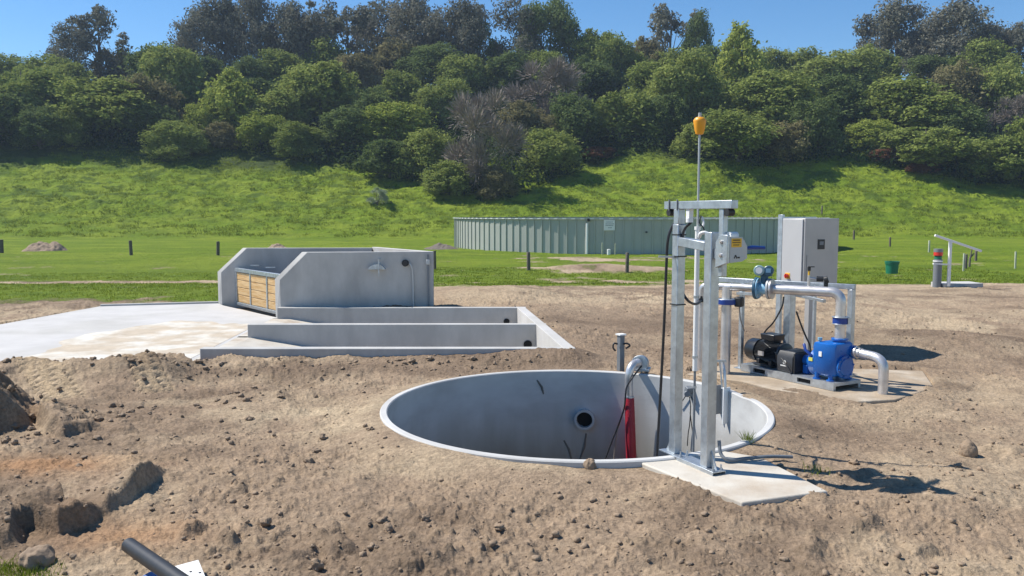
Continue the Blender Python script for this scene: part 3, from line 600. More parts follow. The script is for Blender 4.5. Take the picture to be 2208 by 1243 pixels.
# ------------------------------------------------------------------ lifting gantry over the pit
E1 = Vector((.43, -.903, 0)); E2 = Vector((.903, .43, 0)); FL = Vector((1.84, 7.68, 0)); LM = Vector((1.625, 8.135, 0))
RZ = math.atan2(E1.y, E1.x)
def V(x, y, z): return Vector((x, y, z))
def Z(z): return Vector((0, 0, z))
def gantry():
    root = empty('lifting_gantry', FL, 'tall galvanised steel gantry on two square posts at the rim of the pit', 'gantry')
    def sq(p, z0, z1, w_, name, m='galv', w2=None):
        b = MB(); b.box((p.x, p.y, (z0 + z1) / 2), (w_, w2 or w_, z1 - z0), rz=RZ); return b.build(name, m, root, bevel=.006)
    sq(FL, .135, 2.335, .10, 'post'); sq(LM, .135, 2.40, .092, 'post'); sq(LM, 2.40, 2.548, .08, 'post_extension')
    b = MB(); a = LM + E1 * .05; c = FL - E1 * .052; b.beam(a + Z(2.235), c + Z(2.20), .10, .085); b.build('crossbar', 'galv', root, bevel=.005)
    # top beam with roller ends
    b = MB(); a = LM - E1 * .20; c = FL + E1 * .30; b.beam(a + Z(2.585), c + Z(2.585), .075, .075); bm = b.build('top_beam', 'galv', root, bevel=.004)
    for s_, p in ((1, c), (-1, a)):
        m = MB(); m.cyl(p - E1 * s_ * .07 - E2 * .035 + Z(2.515), p - E1 * s_ * .07 + E2 * .035 + Z(2.515), .035, 20); m.build('roller', 'black', bm)
    for s_ in (.09, .22):
        m = MB(); m.beam(a + E1 * s_ + Z(2.535) - E2 * .042, a + E1 * s_ + Z(2.64) - E2 * .042, .014, .01, up=tuple(E1)); m.build('clamp', 'grey', bm)
    m = MB(); m.beam(a + E1 * .36 + Z(2.46), a + E1 * .36 + Z(2.547), .05, .05, up=tuple(E1)); m.cyl(a + E1 * .36 + Z(2.42), a + E1 * .36 + Z(2.46), .035, 16); m.build('hose_guide', 'white', bm)
    # hanging arm that carries the switch box
    U = FL + E1 * .15 + E2 * .0
    b = MB(); b.box((U.x, U.y, 2.24), (.06, .055, .61), rz=RZ); b.build('hanger', 'galv', root, bevel=.004)
    b = MB(); b.beam(FL + E1 * .053 + Z(2.14), U + E1 * .0 + Z(2.14), .05, .09); b.build('hanger_bracket', 'galv', root, bevel=.004)
    # box
    bx = empty('switch_box', U, None, None); bx.parent = root; bx.matrix_parent_inverse = root.matrix_basis.inverted()
    C0 = U + E1 * .075 + E2 * .085
    zt, zb = 2.27, 2.02
    m = MB(); e1, e2 = E1, E2
    def P_(s_, t_, z_): return C0 + e1 * s_ + e2 * t_ + Z(z_)
    # cast plate facing left with a slanted lower edge
    v = [P_(-.11, -.14, 2.015), P_(.05, -.14, 2.065), P_(.05, -.14, 2.315), P_(-.05, -.14, 2.315), P_(-.11, -.14, 2.25)]
    v += [p + e2 * .03 for p in v]
    m.add(v, [(0, 1, 2, 3, 4), (9, 8, 7, 6, 5)] + [(i, i + 5, (i + 1) % 5 + 5, (i + 1) % 5) for i in range(5)]); m.build('bearing_plate', 'galv', bx, bevel=.004)
    m = MB(); v = [P_(-.09, -.109, 2.065), P_(.052, -.109, 2.065), P_(.052, .03, 2.075), P_(.02, .115, 2.10), P_(-.09, .115, 2.10)]
    v2 = [p + Z(h) for p, h in zip(v, (.235, .235, .22, .11, .11))]
    m.add(v + v2, [(4, 3, 2, 1, 0), (5, 6, 7, 8, 9)] + [(i, (i + 1) % 5, (i + 1) % 5 + 5, i + 5) for i in range(5)]); m.build('housing', 'boxgrey', bx, bevel=.002)
    m = MB(); v = []
    a_, b_ = P_(.0545, -.095, 2.205), P_(.0545, .02, 2.205); m.add([a_, b_, b_ + Z(.078), a_ + Z(.078), a_ - e1 * .004, b_ - e1 * .004, b_ + Z(.078) - e1 * .004, a_ + Z(.078) - e1 * .004], [(0, 1, 2, 3), (4, 7, 6, 5), (0, 4, 5, 1), (1, 5, 6, 2), (2, 6, 7, 3), (3, 7, 4, 0)])
    lab = m.build('warning_label', 'yellow', bx)
    m = MB()
    for k, (z_, a0, a1) in enumerate(((2.268, -.08, .0), (2.248, -.085, .005), (2.225, -.075, -.01))): m.beam(P_(.0555, a0, z_), P_(.0555, a1, z_), .003, .006 if k else .009)
    m.build('lettering', 'ink', lab)
    m = MB(); m.beam(P_(.0535, -.06, 2.105), P_(.0535, -.045, 2.135), .003, .009); m.beam(P_(.0535, -.045, 2.135), P_(.0535, -.03, 2.105), .003, .009); m.beam(P_(.0535, -.022, 2.112), P_(.0535, .002, 2.112), .003, .014); m.build('emblem', 'ink', bx)
    for z_, s_ in ((2.25, -.03), (2.13, -.035)):
        m = MB(); q = P_(s_, -.14, z_); m.cyl(q - e2 * .012, q + e2 * .01, .018, 16); m.cyl(q - e2 * .02, q - e2 * .012, .010, 6); m.build('bolt', 'steel', bx)
    m = MB(); q = P_(-.02, -.07, 2.305); m.cyl(q, q + e2 * .09, .036, 24); m.build('cable_drum', 'white', bx)
    m = MB(); q = P_(-.02, .09, 2.19); m.cyl(q, q + e2 * .03, .02, 14); m.tube([q + e2 * .02, q + e2 * .12 + Z(.005), q + e2 * .26], [.014, .019, .016], 12); m.build('handle', 'dblue', bx)
    # feet
    b = MB(); a = LM - E1 * .17; c = FL + E1 * .17; b.beam(a + Z(.128), c + Z(.128), .15, .014); bp = b.build('base_plate', 'galv', root, bevel=.002)
    b = MB()
    for sg in (-1, 1): b.beam(LM + E1 * .12 + E2 * .073 * sg + Z(.112), c + E2 * .073 * sg + Z(.112), .006, .028)
    b.build('base_angle', 'galv', root)
    for P0, s_ in ((FL, 1), (LM, -1)):
        m = MB(); q = P0 + E2 * 0 + E1 * .0525 * s_; t = E2 * .004
        v = [q - t + Z(.136), q + E1 * .09 * s_ - t + Z(.136), q - t + Z(.30)]; v += [p + t * 2 for p in v]; m.add(v, [(0, 1, 2), (5, 4, 3), (0, 3, 4, 1), (1, 4, 5, 2), (2, 5, 3, 0)])
        m.build('gusset', 'galv', root)
    for q in (FL + E1 * .14 + E2 * .045, FL + E1 * .14 - E2 * .045, LM + E1 * .14 + E2 * .04, LM + E1 * .14 - E2 * .04):
        m = MB(); m.cyl(q + Z(.136), q + Z(.152), .016, 6); m.cyl(q + Z(.15), q + Z(.185), .008, 10); m.build('anchor_bolt', 'galv', root)
    for z_, s_ in ((2.09, 0), (1.62, 0), (2.30, 1)):   # straps round the left post
        m = MB(); m.box((LM.x, LM.y, z_), (.112 - .012 * s_, .112 - .012 * s_, .012), rz=RZ); m.build('cable_tie', 'black', root)
    m = MB(); m.beam(LM - E2 * .05 + Z(2.085), LM - E2 * .05 - V(.16, .02, 0) + Z(2.09), .012, .02); m.build('hose_hook', 'galv', root)
gantry()
def cableobj(name, pts, r, m, label, cat='cable', n=8, group=None):
    b = MB(); b.tube(spline(pts), r, n); return tag(b.build(name, m), label, cat, group)
cableobj('power_cable', [atY(1463, 470, 8.18), atY(1448, 492, 8.2), atY(1440, 520, 8.2), atY(1437, 570, 8.22), atY(1432, 700, 8.25), atY(1424, 850, 8.3), atY(1417, 975, 8.32), atY(1414, 1040, 8.33)], .014, 'black', 'long black cable hanging from the gantry top straight down into the pit')
cableobj('power_cable', [atY(1493, 470, 8.0), atY(1490, 480, 8.0), atY(1478, 492, 8.05), atY(1472, 510, 8.08), atY(1470, 560, 8.16), atY(1468, 600, 8.18), atY(1472, 630, 8.18), atY(1485, 650, 8.15), atY(1500, 656, 8.4), atY(1510, 650, 8.7), atY(1513, 640, 8.74)], .013, 'black', 'black cable looping from the left gantry post across to the white pipe')
cableobj('conduit', [V(2.02, 7.98, .30), V(2.03, 7.94, .18), V(2.10, 7.90, .13), V(2.3, 7.97, .125), V(2.55, 8.05, .12), V(2.78, 8.10, .10)], .018, 'grey', 'grey conduit bent from the gantry foot across the footing slab', 'conduit')

# ------------------------------------------------------------------ float gauge on its white guide pipe
def float_gauge():
    Y = 8.75; base = atY(1505, 800, Y); top = atY(1505, 490, Y); fl = atY(1509.5, 272, Y)
    root = empty('float_gauge', (base.x, Y, 0), 'orange bucket float on a thin grey rod above a white guide pipe, beside the gantry', 'level gauge')
    X0 = fl.x - .004
    m = MB(); m.tube([(X0, Y, -1.4), (X0, Y, base.z)], .013, 12); m.build('lower_rod', 'grey', root)
    m = MB(); m.tube([(X0, Y, base.z), (X0, Y, top.z)], .026, 16); m.tube([(X0, Y, top.z - .03), (X0, Y, top.z + .005)], .034, 16); m.build('guide_pipe', 'upvc', root)
    m = MB(); m.tube([(X0, Y, top.z), (X0, Y, fl.z + .12)], .0115, 12); m.tube([(X0, Y, fl.z + .08), (X0, Y, fl.z + .135)], .016, 12); m.build('rod', 'boxgrey', root)
    pr = [(.012, .088), (.040, .088), (.052, .078), (.066, .058), (.066, .045), (.052, -.04), (.040, -.082), (.030, -.088), (.012, -.088)]
    m = MB(); m.lathe((X0, Y, fl.z), pr, 32); m.build('float', 'orange', root)
    # hook and hose bits near the top of the guide
    h = atY(1514, 470, Y - .05)
    m = MB(); m.tube(spline([atY(1513, 468, Y), atY(1517, 480, Y - .02), atY(1515, 490, Y - .03)]), [.012] * 17, 8); m.build('hook', 'upvc', root)
    m = MB(); m.tube(spline([atY(1508, 512, Y - .05), atY(1511, 504, Y - .08), atY(1520, 502, Y - .1), atY(1528, 505, Y - .1)]), .018, 10); m.build('hose_bend', 'upvc', root)
    m = MB(); m.tube(spline([atY(1512, 466, Y - .02), atY(1508, 480, Y - .05), atY(1517, 492, Y - .05), atY(1518, 502, Y - .05)]), .007, 6); m.build('rope', 'ink', root)
    for py in (640, 770, 835):
        q = atY(1507, py, Y); m = MB(); m.tube([(X0, Y, q.z - .012), (X0, Y, q.z + .012)], .031 if py < 800 else .02, 12); m.build('pipe_clip', 'galv', root)
float_gauge()

# ------------------------------------------------------------------ pump set
SU = Vector((.49, -.872, 0)); SV = Vector((.872, .49, 0)); SO = Vector((3.59, 12.93, 0)); SR = math.atan2(SU.y, SU.x)
def Q(s_, t_, z_): return SO + SU * s_ + SV * t_ + Z(z_)
def obox(m, s0, s1, t0, t1, z0, z1):
    c = Q((s0 + s1) / 2, (t0 + t1) / 2, (z0 + z1) / 2); return m.box(c, (s1 - s0, t1 - t0, z1 - z0), rz=SR)
def pump_set():
    root = empty('pump_set', Q(.9, .28, .05), 'blue pump driven by a black finned motor on a galvanised skid', 'pump')
    m = MB(); L, W_ = 1.76, .56; z0, z1 = .055, .165
    # rails with forklift slots
    for t in (0, W_ - .045):
        for a, b_ in ((0, .26), (.50, 1.12), (1.36, L)): obox(m, a, b_, t, t + .045, z0, z1)
        for a, b_ in ((.26, .50), (1.12, 1.36)):
            obox(m, a, b_, t, t + .045, z0, z0 + .022); obox(m, a, b_, t, t + .045, z1 - .025, z1)
    obox(m, 0, .05, .045, W_ - .045, z0 + .03, z1); obox(m, L - .012, L, .045, W_ - .045, z1 - .05, z1 - .002); obox(m, .05, L - .012, .045, W_ - .045, z1 - .012, z1 - .003)
    m.build('skid', 'galv', root)
    for a in (.26, 1.12):
        m = MB(); obox(m, a + .002, a + .238, .03, .04, z0 + .023, z1 - .026); m.build('fork_pocket', 'hole', root)
    # motor
    mt = empty('motor', Q(.4, .28, .37), None, None); mt.parent = root; mt.matrix_parent_inverse = root.matrix_basis.inverted(); zc = .375; tc = .28
    m = MB(); r = .15; n = 48; v = []
    pts = [Q(.14, tc, zc), Q(.61, tc, zc)]
    for p in pts:
        for k in range(n * 2):
            an = 2 * math.pi * k / (n * 2); rr = r + (.018 if k % 2 else 0) ; v.append(p + (SV * math.cos(an) + Z(1) * math.sin(an)) * rr)
    N_ = n * 2
    m.add(v, [(k, (k + 1) % N_, N_ + (k + 1) % N_, N_ + k) for k in range(N_)] + [tuple(range(N_)), tuple(range(2 * N_ - 1, N_ - 1, -1))]); m.build('finned_body', 'blackp', mt, smooth=False)
    m = MB(); m.tube([Q(-.115, tc, zc), Q(-.105, tc, zc), Q(-.075, tc, zc), Q(-.03, tc, zc), Q(.14, tc, zc)], [.02, .10, .15, .172, .178], 40); m.build('fan_cover', 'blackp', mt)
    m = MB(); m.tube([Q(.60, tc, zc), Q(.64, tc, zc), Q(.66, tc, zc)], [.175, .175, .11], 40); m.build('end_bell', 'blackp', mt)
    m = MB(); obox(m, .16, .52, .10, .46, .168, .20); obox(m, .20, .26, .12, .44, .19, .27); obox(m, .44, .50, .12, .44, .19, .27); m.build('feet', 'blackp', mt, bevel=.006)
    m = MB(); obox(m, .27, .47, .19, .37, .53, .565); c = Q(.37, .28, .615); m.box(c, (.26, .22, .10), rz=SR, taper=1.12); m.build('terminal_box', 'blackp', mt, bevel=.015)
    m = MB(); obox(m, .25, .37, .098, .103, .33, .40); m.build('rating_plate', 'steel', mt)
    # coupling guard
    m = MB(); prf = [(.04, .175), (.04, .39), (.10, .475), (.46, .475), (.52, .39), (.52, .175)]
    v = [Q(.69, t, z) for t, z in prf] + [Q(.99, t, z) for t, z in prf]; m.add(v, [(0, 1, 2, 3, 4, 5), (11, 10, 9, 8, 7, 6)] + [(i, i + 6, (i + 1) % 6 + 6, (i + 1) % 6) for i in range(6)])
    gd = m.build('coupling_guard', 'guard', root, bevel=.006)
    m = MB(); c = Q(.84, .0385, .315); m.cyl(c, c - SV * .002, .030, 24); m.build('round_mark', 'white', gd)
    m = MB(); rng = random.Random(5); s_ = .765
    while s_ < .91:
        k = rng.uniform(.008, .016); m.beam(Q(s_, .038, .262), Q(s_ + k, .038, .262), .002, .018); s_ += k + .005
    m.build('lettering', 'white', gd)
    m = MB(); obox(m, 1.0, 1.02, .05, .50, .18, .46); m.build('guard_end', 'ink', root)
    # pump
    pu = empty('pump', Q(1.4, .28, .2), None, None); pu.parent = root; pu.matrix_parent_inverse = root.matrix_basis.inverted()
    m = MB(); m.tube([Q(1.02, tc, .36), Q(1.10, tc, .36), Q(1.12, tc, .36), Q(1.24, tc, .36)], [.075, .075, .095, .11], 32)
    m.tube([Q(1.22, tc, .36), Q(1.26, tc, .36)], [.19, .19], 40); obox(m, 1.04, 1.12, .2, .36, .17, .30); m.build('bearing_frame', 'blue', pu, bevel=.004)
    m = MB(); rng = random.Random(2)
    prf = [(1.36, .03), (1.60, .03), (1.70, .10), (1.70, .46), (1.60, .53), (1.36, .53)]
    v = []
    for z_, k in ((.225, .84), (.27, .97), (.63, 1.0), (.68, .95), (.695, .86)):
        for s_, t_ in prf: v.append(Q(1.49 + (s_ - 1.49) * k, .28 + (t_ - .28) * k, z_))
    f = [tuple(range(5, -1, -1)), tuple(24 + i for i in range(6))]
    for l in range(4): f += [(l * 6 + i, l * 6 + (i + 1) % 6, (l + 1) * 6 + (i + 1) % 6, (l + 1) * 6 + i) for i in range(6)]
    m.add(v, f); body = m.build('volute_tank', 'blue', pu, bevel=.014)
    m = MB(); m.tube([Q(1.24, tc, .38), Q(1.37, tc, .38)], [.20, .20], 40)
    for k in range(8):
        an = k * math.pi / 4 + .2; p = Q(1.235, tc, .38) + (SV * math.cos(an) + Z(1) * math.sin(an)) * .175; m.cyl(p - SU * .015, p + SU * .01, .014, 8)
    m.build('back_cover', 'blue', pu, bevel=.003)
    m = MB(); m.tube([Q(1.685, .28, .36), Q(1.73, .28, .36)], [.165, .165], 40); m.tube([Q(1.72, .28, .36), Q(1.745, .28, .36)], [.13, .12], 40)
    for k in range(6):
        an = k * math.pi / 3 + .2; p = Q(1.735, .28, .36) + (SV * math.cos(an) + Z(1) * math.sin(an)) * .145; m.cyl(p - SU * .015, p + SU * .015, .014, 8)
    m.build('clean_out_cover', 'blue', pu, bevel=.003)
    m = MB(); m.cyl(Q(1.56, .34, .68), Q(1.56, .34, .725), .085, 28); m.cyl(Q(1.56, .34, .72), Q(1.56, .34, .745), .115, 28); m.build('top_flange', 'blue', pu, bevel=.003)
    m = MB(); m.cyl(Q(1.42, .10, .68), Q(1.42, .10, .72), .022, 12); m.cyl(Q(1.42, .10, .72), Q(1.42, .10, .755), .033, 8); m.build('filler_cap', 'lblue', pu)
    m = MB(); m.tube([Q(1.28, .10, .47), Q(1.20, .06, .55), Q(1.14, .10, .62)], .022, 10); m.build('arm', 'dblue', pu)
    for s_, t_ in ((1.42, .06), (1.62, .10), (1.42, .50), (1.62, .46)): m = MB(); m.cyl(Q(s_, t_, .164), Q(s_, t_, .26), .032, 14); m.cyl(Q(s_, t_, .164), Q(s_, t_, .18), .055, 14); m.build('foot', 'blue', pu)
    m = MB(); obox(m, 1.47, 1.52, .022, .031, .50, .57); m.build('white_label', 'white', pu)
    m = MB(); obox(m, 1.25, 1.32, .072, .082, .40, .45); m.build('yellow_label', mat('pale_yellow_label', (.62, .60, .12), .5), pu)
    m = MB(); p = Q(1.70, .49, .56); m.cyl(p - SU * .02 - SV * .03, p + SU * .02 - SV * .03, .095, 28); m.build('suction_flange', 'blue', pu)
pump_set()
def pipe(name, pts, r, m, parent=None, n=24):
    b = MB(); b.tube(pts, r, n); return b.build(name, m, parent)
def ring(p, d, r, t, m, parent, name='flange', n=32):
    b = MB(); d = Vector(d).normalized(); p = Vector(p); b.cyl(p - d * t / 2, p + d * t / 2, r, n); o = b.build(name, m, parent, bevel=.003); return o
def pipework():
    # suction pipe
    a = Q(1.72, .46, .56); e = at(1903, 857, .0); c = V(e.x, e.y, .56)
    root = empty('suction_pipe', e, 'steel pipe bent from the blue pump down into the soil at the right', 'pipe')
    pipe('pipe', bend([a, c - Z(.03), V(e.x, e.y, -.05)], .17, 9), .066, 'steel', root)
    d = (c - a).normalized(); ring(a + d * .04, d, .085, .03, 'steel', root, 'clamp'); ring(a + d * .10, d, .073, .02, 'steel', root, 'clamp')
    # discharge line
    A = V(4.66, 11.60, 0); B = V(2.955, 12.93, 0); zz = 1.395; d = (B - A).normalized(); up = Q(1.56, .34, .72); A = V(up.x, up.y, 0); d = (B - A).normalized(); Ln = (B - A).length
    root = empty('discharge_pipe', V(A.x, A.y, .72), 'long pale steel pipe with a flow meter, rising from the blue pump', 'pipe')
    pipe('pump_riser', bend([A + Z(.74), A + Z(zz), A + d * .95 + Z(zz)], .16, 9), .072, 'steel', root)
    pipe('reducer', [A + d * .94 + Z(zz), A + d * 1.02 + Z(zz)], [.072, .055], 'steel', root)
    pipe('pit_run', bend([A + d * 1.22 + Z(zz), B + Z(zz), B + Z(1.16)], .10, 7), .056, 'steel', root)
    pipe('drop_pipe', [B + Z(1.17), B + Z(-.05)], .050, 'steel', root)
    ring(B + Z(1.17), (0, 0, 1), .075, .06, 'black', root, 'coupling')
    ring(A + d * 1.60 + Z(zz), d, .062, .02, 'steel', root, 'weld_collar')
    # tee riser with the blue valve
    T_ = B - d * .40
    pipe('tee_riser', [T_ + Z(zz), T_ + Z(-.05)], .075, 'steel', root)
    vl = ring(T_ + Z(1.165), (0, 0, 1), .155, .075, 'dblue', root, 'butterfly_valve')
    ring(T_ + Z(1.205), (0, 0, 1), .15, .008, 'galv', vl, 'flange_face')
    m = MB(); p = T_ + V(.17, -.08, 1.17); m.box(p, (.12, .13, .15), rz=-.6); m.build('actuator', 'ink', vl, bevel=.02); m = MB(); m.box(p - V(.5, -.25, -.01) * .72, (.1, .1, .09), rz=-.6); m.build('end_stop', 'ink', vl, bevel=.02)
    m = MB(); m.tube(spline([p, p + V(.02, -.02, -.25), p + V(.10, .04, -.45)]), .009, 8); m.build('actuator_cable', 'twig', vl)
    # blue clamp valve on the riser
    cl = ring(A + Z(1.0), (0, 0, 1), .105, .085, 'dblue', root, 'clamp_valve'); ring(A + Z(1.048), (0, 0, 1), .118, .012, 'galv', cl, 'clamp_lip'); ring(A + Z(.952), (0, 0, 1), .112, .012, 'galv', cl, 'clamp_lip')
    m = MB(); m.box(A + V(.09, -.06, 1.0), (.05, .05, .09), rz=.3); m.build('clamp_bolt', 'galv', cl)
    # flow meter
    fp = A + d * 1.10 + Z(zz); fm = empty('flow_meter', fp, None, None); fm.parent = root; fm.matrix_parent_inverse = root.matrix_basis.inverted()
    pipe('meter_body', [fp - d * .06, fp + d * .08], .085, 'lblue', fm)
    ring(fp + d * .115, d, .165, .035, 'tealk', fm, 'flange'); ring(fp + d * .085, d, .155, .02, 'lblue', fm, 'flange'); ring(fp - d * .075, d, .155, .03, 'boxgrey', fm, 'flange'); ring(fp - d * .115, d, .15, .03, 'steel', fm, 'flange')
    m = MB()
    for q in (.10, -.095):
        for k in range(8):
            an = k * math.pi / 4; p = fp + d * q + (d.cross(Z(1)) * math.cos(an) + Z(1) * math.sin(an)) * .135; m = MB(); m.cyl(p - d * .035, p + d * .035, .012, 8); m.build('flange_bolt', 'galv', fm)
    pipe('neck', [fp + Z(.08), fp + Z(.21)], [.05, .06], 'tealk', fm)
    m = MB(); hp = fp + Z(.27); m.box(hp - Z(.045) - d * .05, (.11, .13, .08), rz=math.atan2(d.y, d.x)); m.build('converter_neck', 'tealk', fm, bevel=.02)
    fr_ = V(-.35, -.93, .06).normalized()
    for q, mm, rr in ((d * .085 - V(.01, .05, -.0), 'teal', .078), (-d * .06 + V(0, .0, .0), 'tealk', .075)):
        c = hp + q; h = MB(); h.tube([c + fr_ * .075, c + fr_ * .065, c - fr_ * .05, c - fr_ * .065], [rr * .85, rr, rr, rr * .8], 28); hd = h.build('head_housing', mm, fm)
        h = MB(); h.cyl(c + fr_ * .074, c + fr_ * .080, rr * .62, 24) if mm == 'teal' else h.box(c + fr_ * .078, (.07, .012, .06), rz=math.atan2(fr_.y, fr_.x) + math.pi / 2); h.build('display', 'white' if mm == 'teal' else 'lblue', hd)
    # air valve assembly
    g_ = A + d * .44; p0 = g_ + Z(zz + .06) + V(.02, .1, .02)
    av = empty('air_valve', p0, None, None); av.parent = root; av.matrix_parent_inverse = root.matrix_basis.inverted()
    pipe('stub', [p0 - Z(.05), p0 + Z(.14)], .02, 'steel', av, 12); pipe('sight_tube', [p0 + Z(.14), p0 + Z(.21)], .014, 'yellow', av, 12)
    m = MB(); m.cyl(p0 + Z(.205), p0 + Z(.26), .024, 14); m.box(p0 + V(.03, 0, .262), (.09, .02, .014)); m.build('tap', 'ink', av)
    m = MB(); m.cyl(p0 + V(.0, 0, .10), p0 + V(.10, -.03, .09), .016, 12); m.build('branch', 'steel', av)
    m = MB(); m.cyl(p0 + V(.10, -.03, .09), p0 + V(.19, -.06, .09), .038, 18); m.cyl(p0 + V(.20, -.06, .07), p0 + V(.25, -.08, .09), .052, 18); m.box(p0 + V(.225, -.07, .0), (.05, .05, .1)); m.build('valve_body', 'ink', av, bevel=.006)
    # support frame
    root = empty('pipe_frame', V(4.0, 12.9, 0), 'galvanised support frame of a long rail on slim posts behind the discharge pipe', 'frame')
    ra, rb = V(4.98, 12.06, 1.445), V(3.28, 13.5, 1.445); m = MB(); m.beam(ra, rb, .07, .075); m.build('rail', 'galv', root, bevel=.004)
    rd = (rb - ra).normalized()
    def post_(p, w_, zt=1.405, foot=True):
        m = MB(); m.box((p.x, p.y, (zt + .055) / 2), (w_, w_, zt - .055), rz=SR); o = m.build('post', 'galv', root, bevel=.004)
        if foot: m = MB(); m.box((p.x, p.y, .0575), (w_ * 2.4, w_ * 2.4, .012), rz=SR); m.build('foot_plate', 'galv', root)
    post_(atY(1600, 650, 13.15), .062); post_(ra + rd * .05, .08)
    pp = atY(1703, 650, 12.95); post_(pp, .125, 1.30)
    m = MB(); m.beam(V(pp.x, pp.y - .1, 1.27), atY(1778, 650, 12.1), .05, .045); m.build('bracket_arm', 'galv', root, bevel=.003)
    ln = atY(1590, 633, 13.2); m = MB(); m.beam(ln, A + d * 1.15 + V(.05, .1, zz - .10), .04, .045); m.build('bracket_arm', 'galv', root, bevel=.003)
pipework()
cableobj('motor_cable', [atY(1690, 640, 12.6), atY(1686, 662, 12.6), atY(1668, 695, 12.7), atY(1650, 715, 12.9), atY(1643, 735, 13.0), atY(1650, 742, 12.75), atY(1668, 757, 12.55), atY(1690, 780, 12.2), atY(1705, 806, 12.05)], .013, 'black', 'black cable sagging from the flow meter down over the black motor')
cableobj('motor_cable', [atY(1717, 672, 13.1), atY(1727, 700, 13.1), atY(1738, 727, 13.1), atY(1746, 745, 13.1), atY(1750, 775, 13.1), atY(1748, 792, 13.3)], .014, 'black', 'black cable slanting down behind the coupling guard to the ground')

# ------------------------------------------------------------------ control cabinet
def cabinet():
    C0 = atY(1735, 540, 14.2); C0.z = 0; root = empty('control_cabinet', C0, 'tall steel control cabinet on posts behind the blue pump, with a red switch', 'cabinet')
    a = -SU; b_ = SV; zb, zt = 1.28, 2.425; wl, wr = .50, .84
    ctr = C0 + a * wl / 2 + b_ * wr / 2
    m = MB(); m.box((ctr.x, ctr.y, (zb + zt) / 2), (wl, wr, zt - zb), rz=SR); m.build('body', 'cab', root, bevel=.008)
    m = MB(); c = C0 + a * (wl / 2 + .01) - b_ * .012; m.box((c.x, c.y, (zb + zt) / 2), (wl - .06, .02, zt - zb - .03), rz=SR); dr = m.build('door', 'door', root, bevel=.005)
    m = MB(); p = C0 + a * .335 - b_ * .024 + Z(1.43); m.box(p, (.10, .012, .10), rz=SR); sw = m.build('switch_plate', 'yellow', dr, bevel=.003)
    m = MB(); m.cyl(p, p - b_ * .05, .036, 18); m.box(p - b_ * .055, (.018, .02, .075), rz=SR); m.build('switch_knob', 'redp', sw, bevel=.002)
    m = MB(); p = C0 + SU * .003 + b_ * .40 + Z(1.98); m.box(p, (.012, .17, .17), rz=SR); ds = m.build('display_window', 'ink', root, bevel=.003)
    m = MB(); m.box(p + SU * .008 + Z(.02), (.003, .10, .06), rz=SR); m.build('screen', 'grey', ds)
    m = MB(); p = C0 + SU * .006 + b_ * .06 + Z(1.55); m.box(p, (.006, .012, .50), rz=SR); m.build('hinge_strip', 'cab', root)
    # mounting posts
    back = C0 + a * (wl + .12); bp = atY(1681, 600, back.y); bp.z = 0
    def pst(p, w_, zt_, mm='galv'):
        m = MB(); m.box((p.x, p.y, zt_ / 2), (w_, w_ * .55, zt_ + .04), rz=SR); m.build('post', mm, root, bevel=.004)
    pst(C0 + a * (wl + .07) + b_ * .04, .10, 2.47); pst(C0 + a * (wl - .1) + b_ * wr * .86, .10, 2.40)
    m = MB(); m.beam(C0 + a * (wl + .05) + b_ * .04 + Z(2.435), C0 + a * (wl + .02) + b_ * wr + Z(2.435), .05, .03); m.build('top_rail', 'galv', root)
    p3 = atY(1744, 650, 14.25); p3.z = 0; m = MB(); m.box((p3.x, p3.y, .64), (.09, .09, 1.28), rz=SR); m.build('post', 'cab', root)
cabinet()

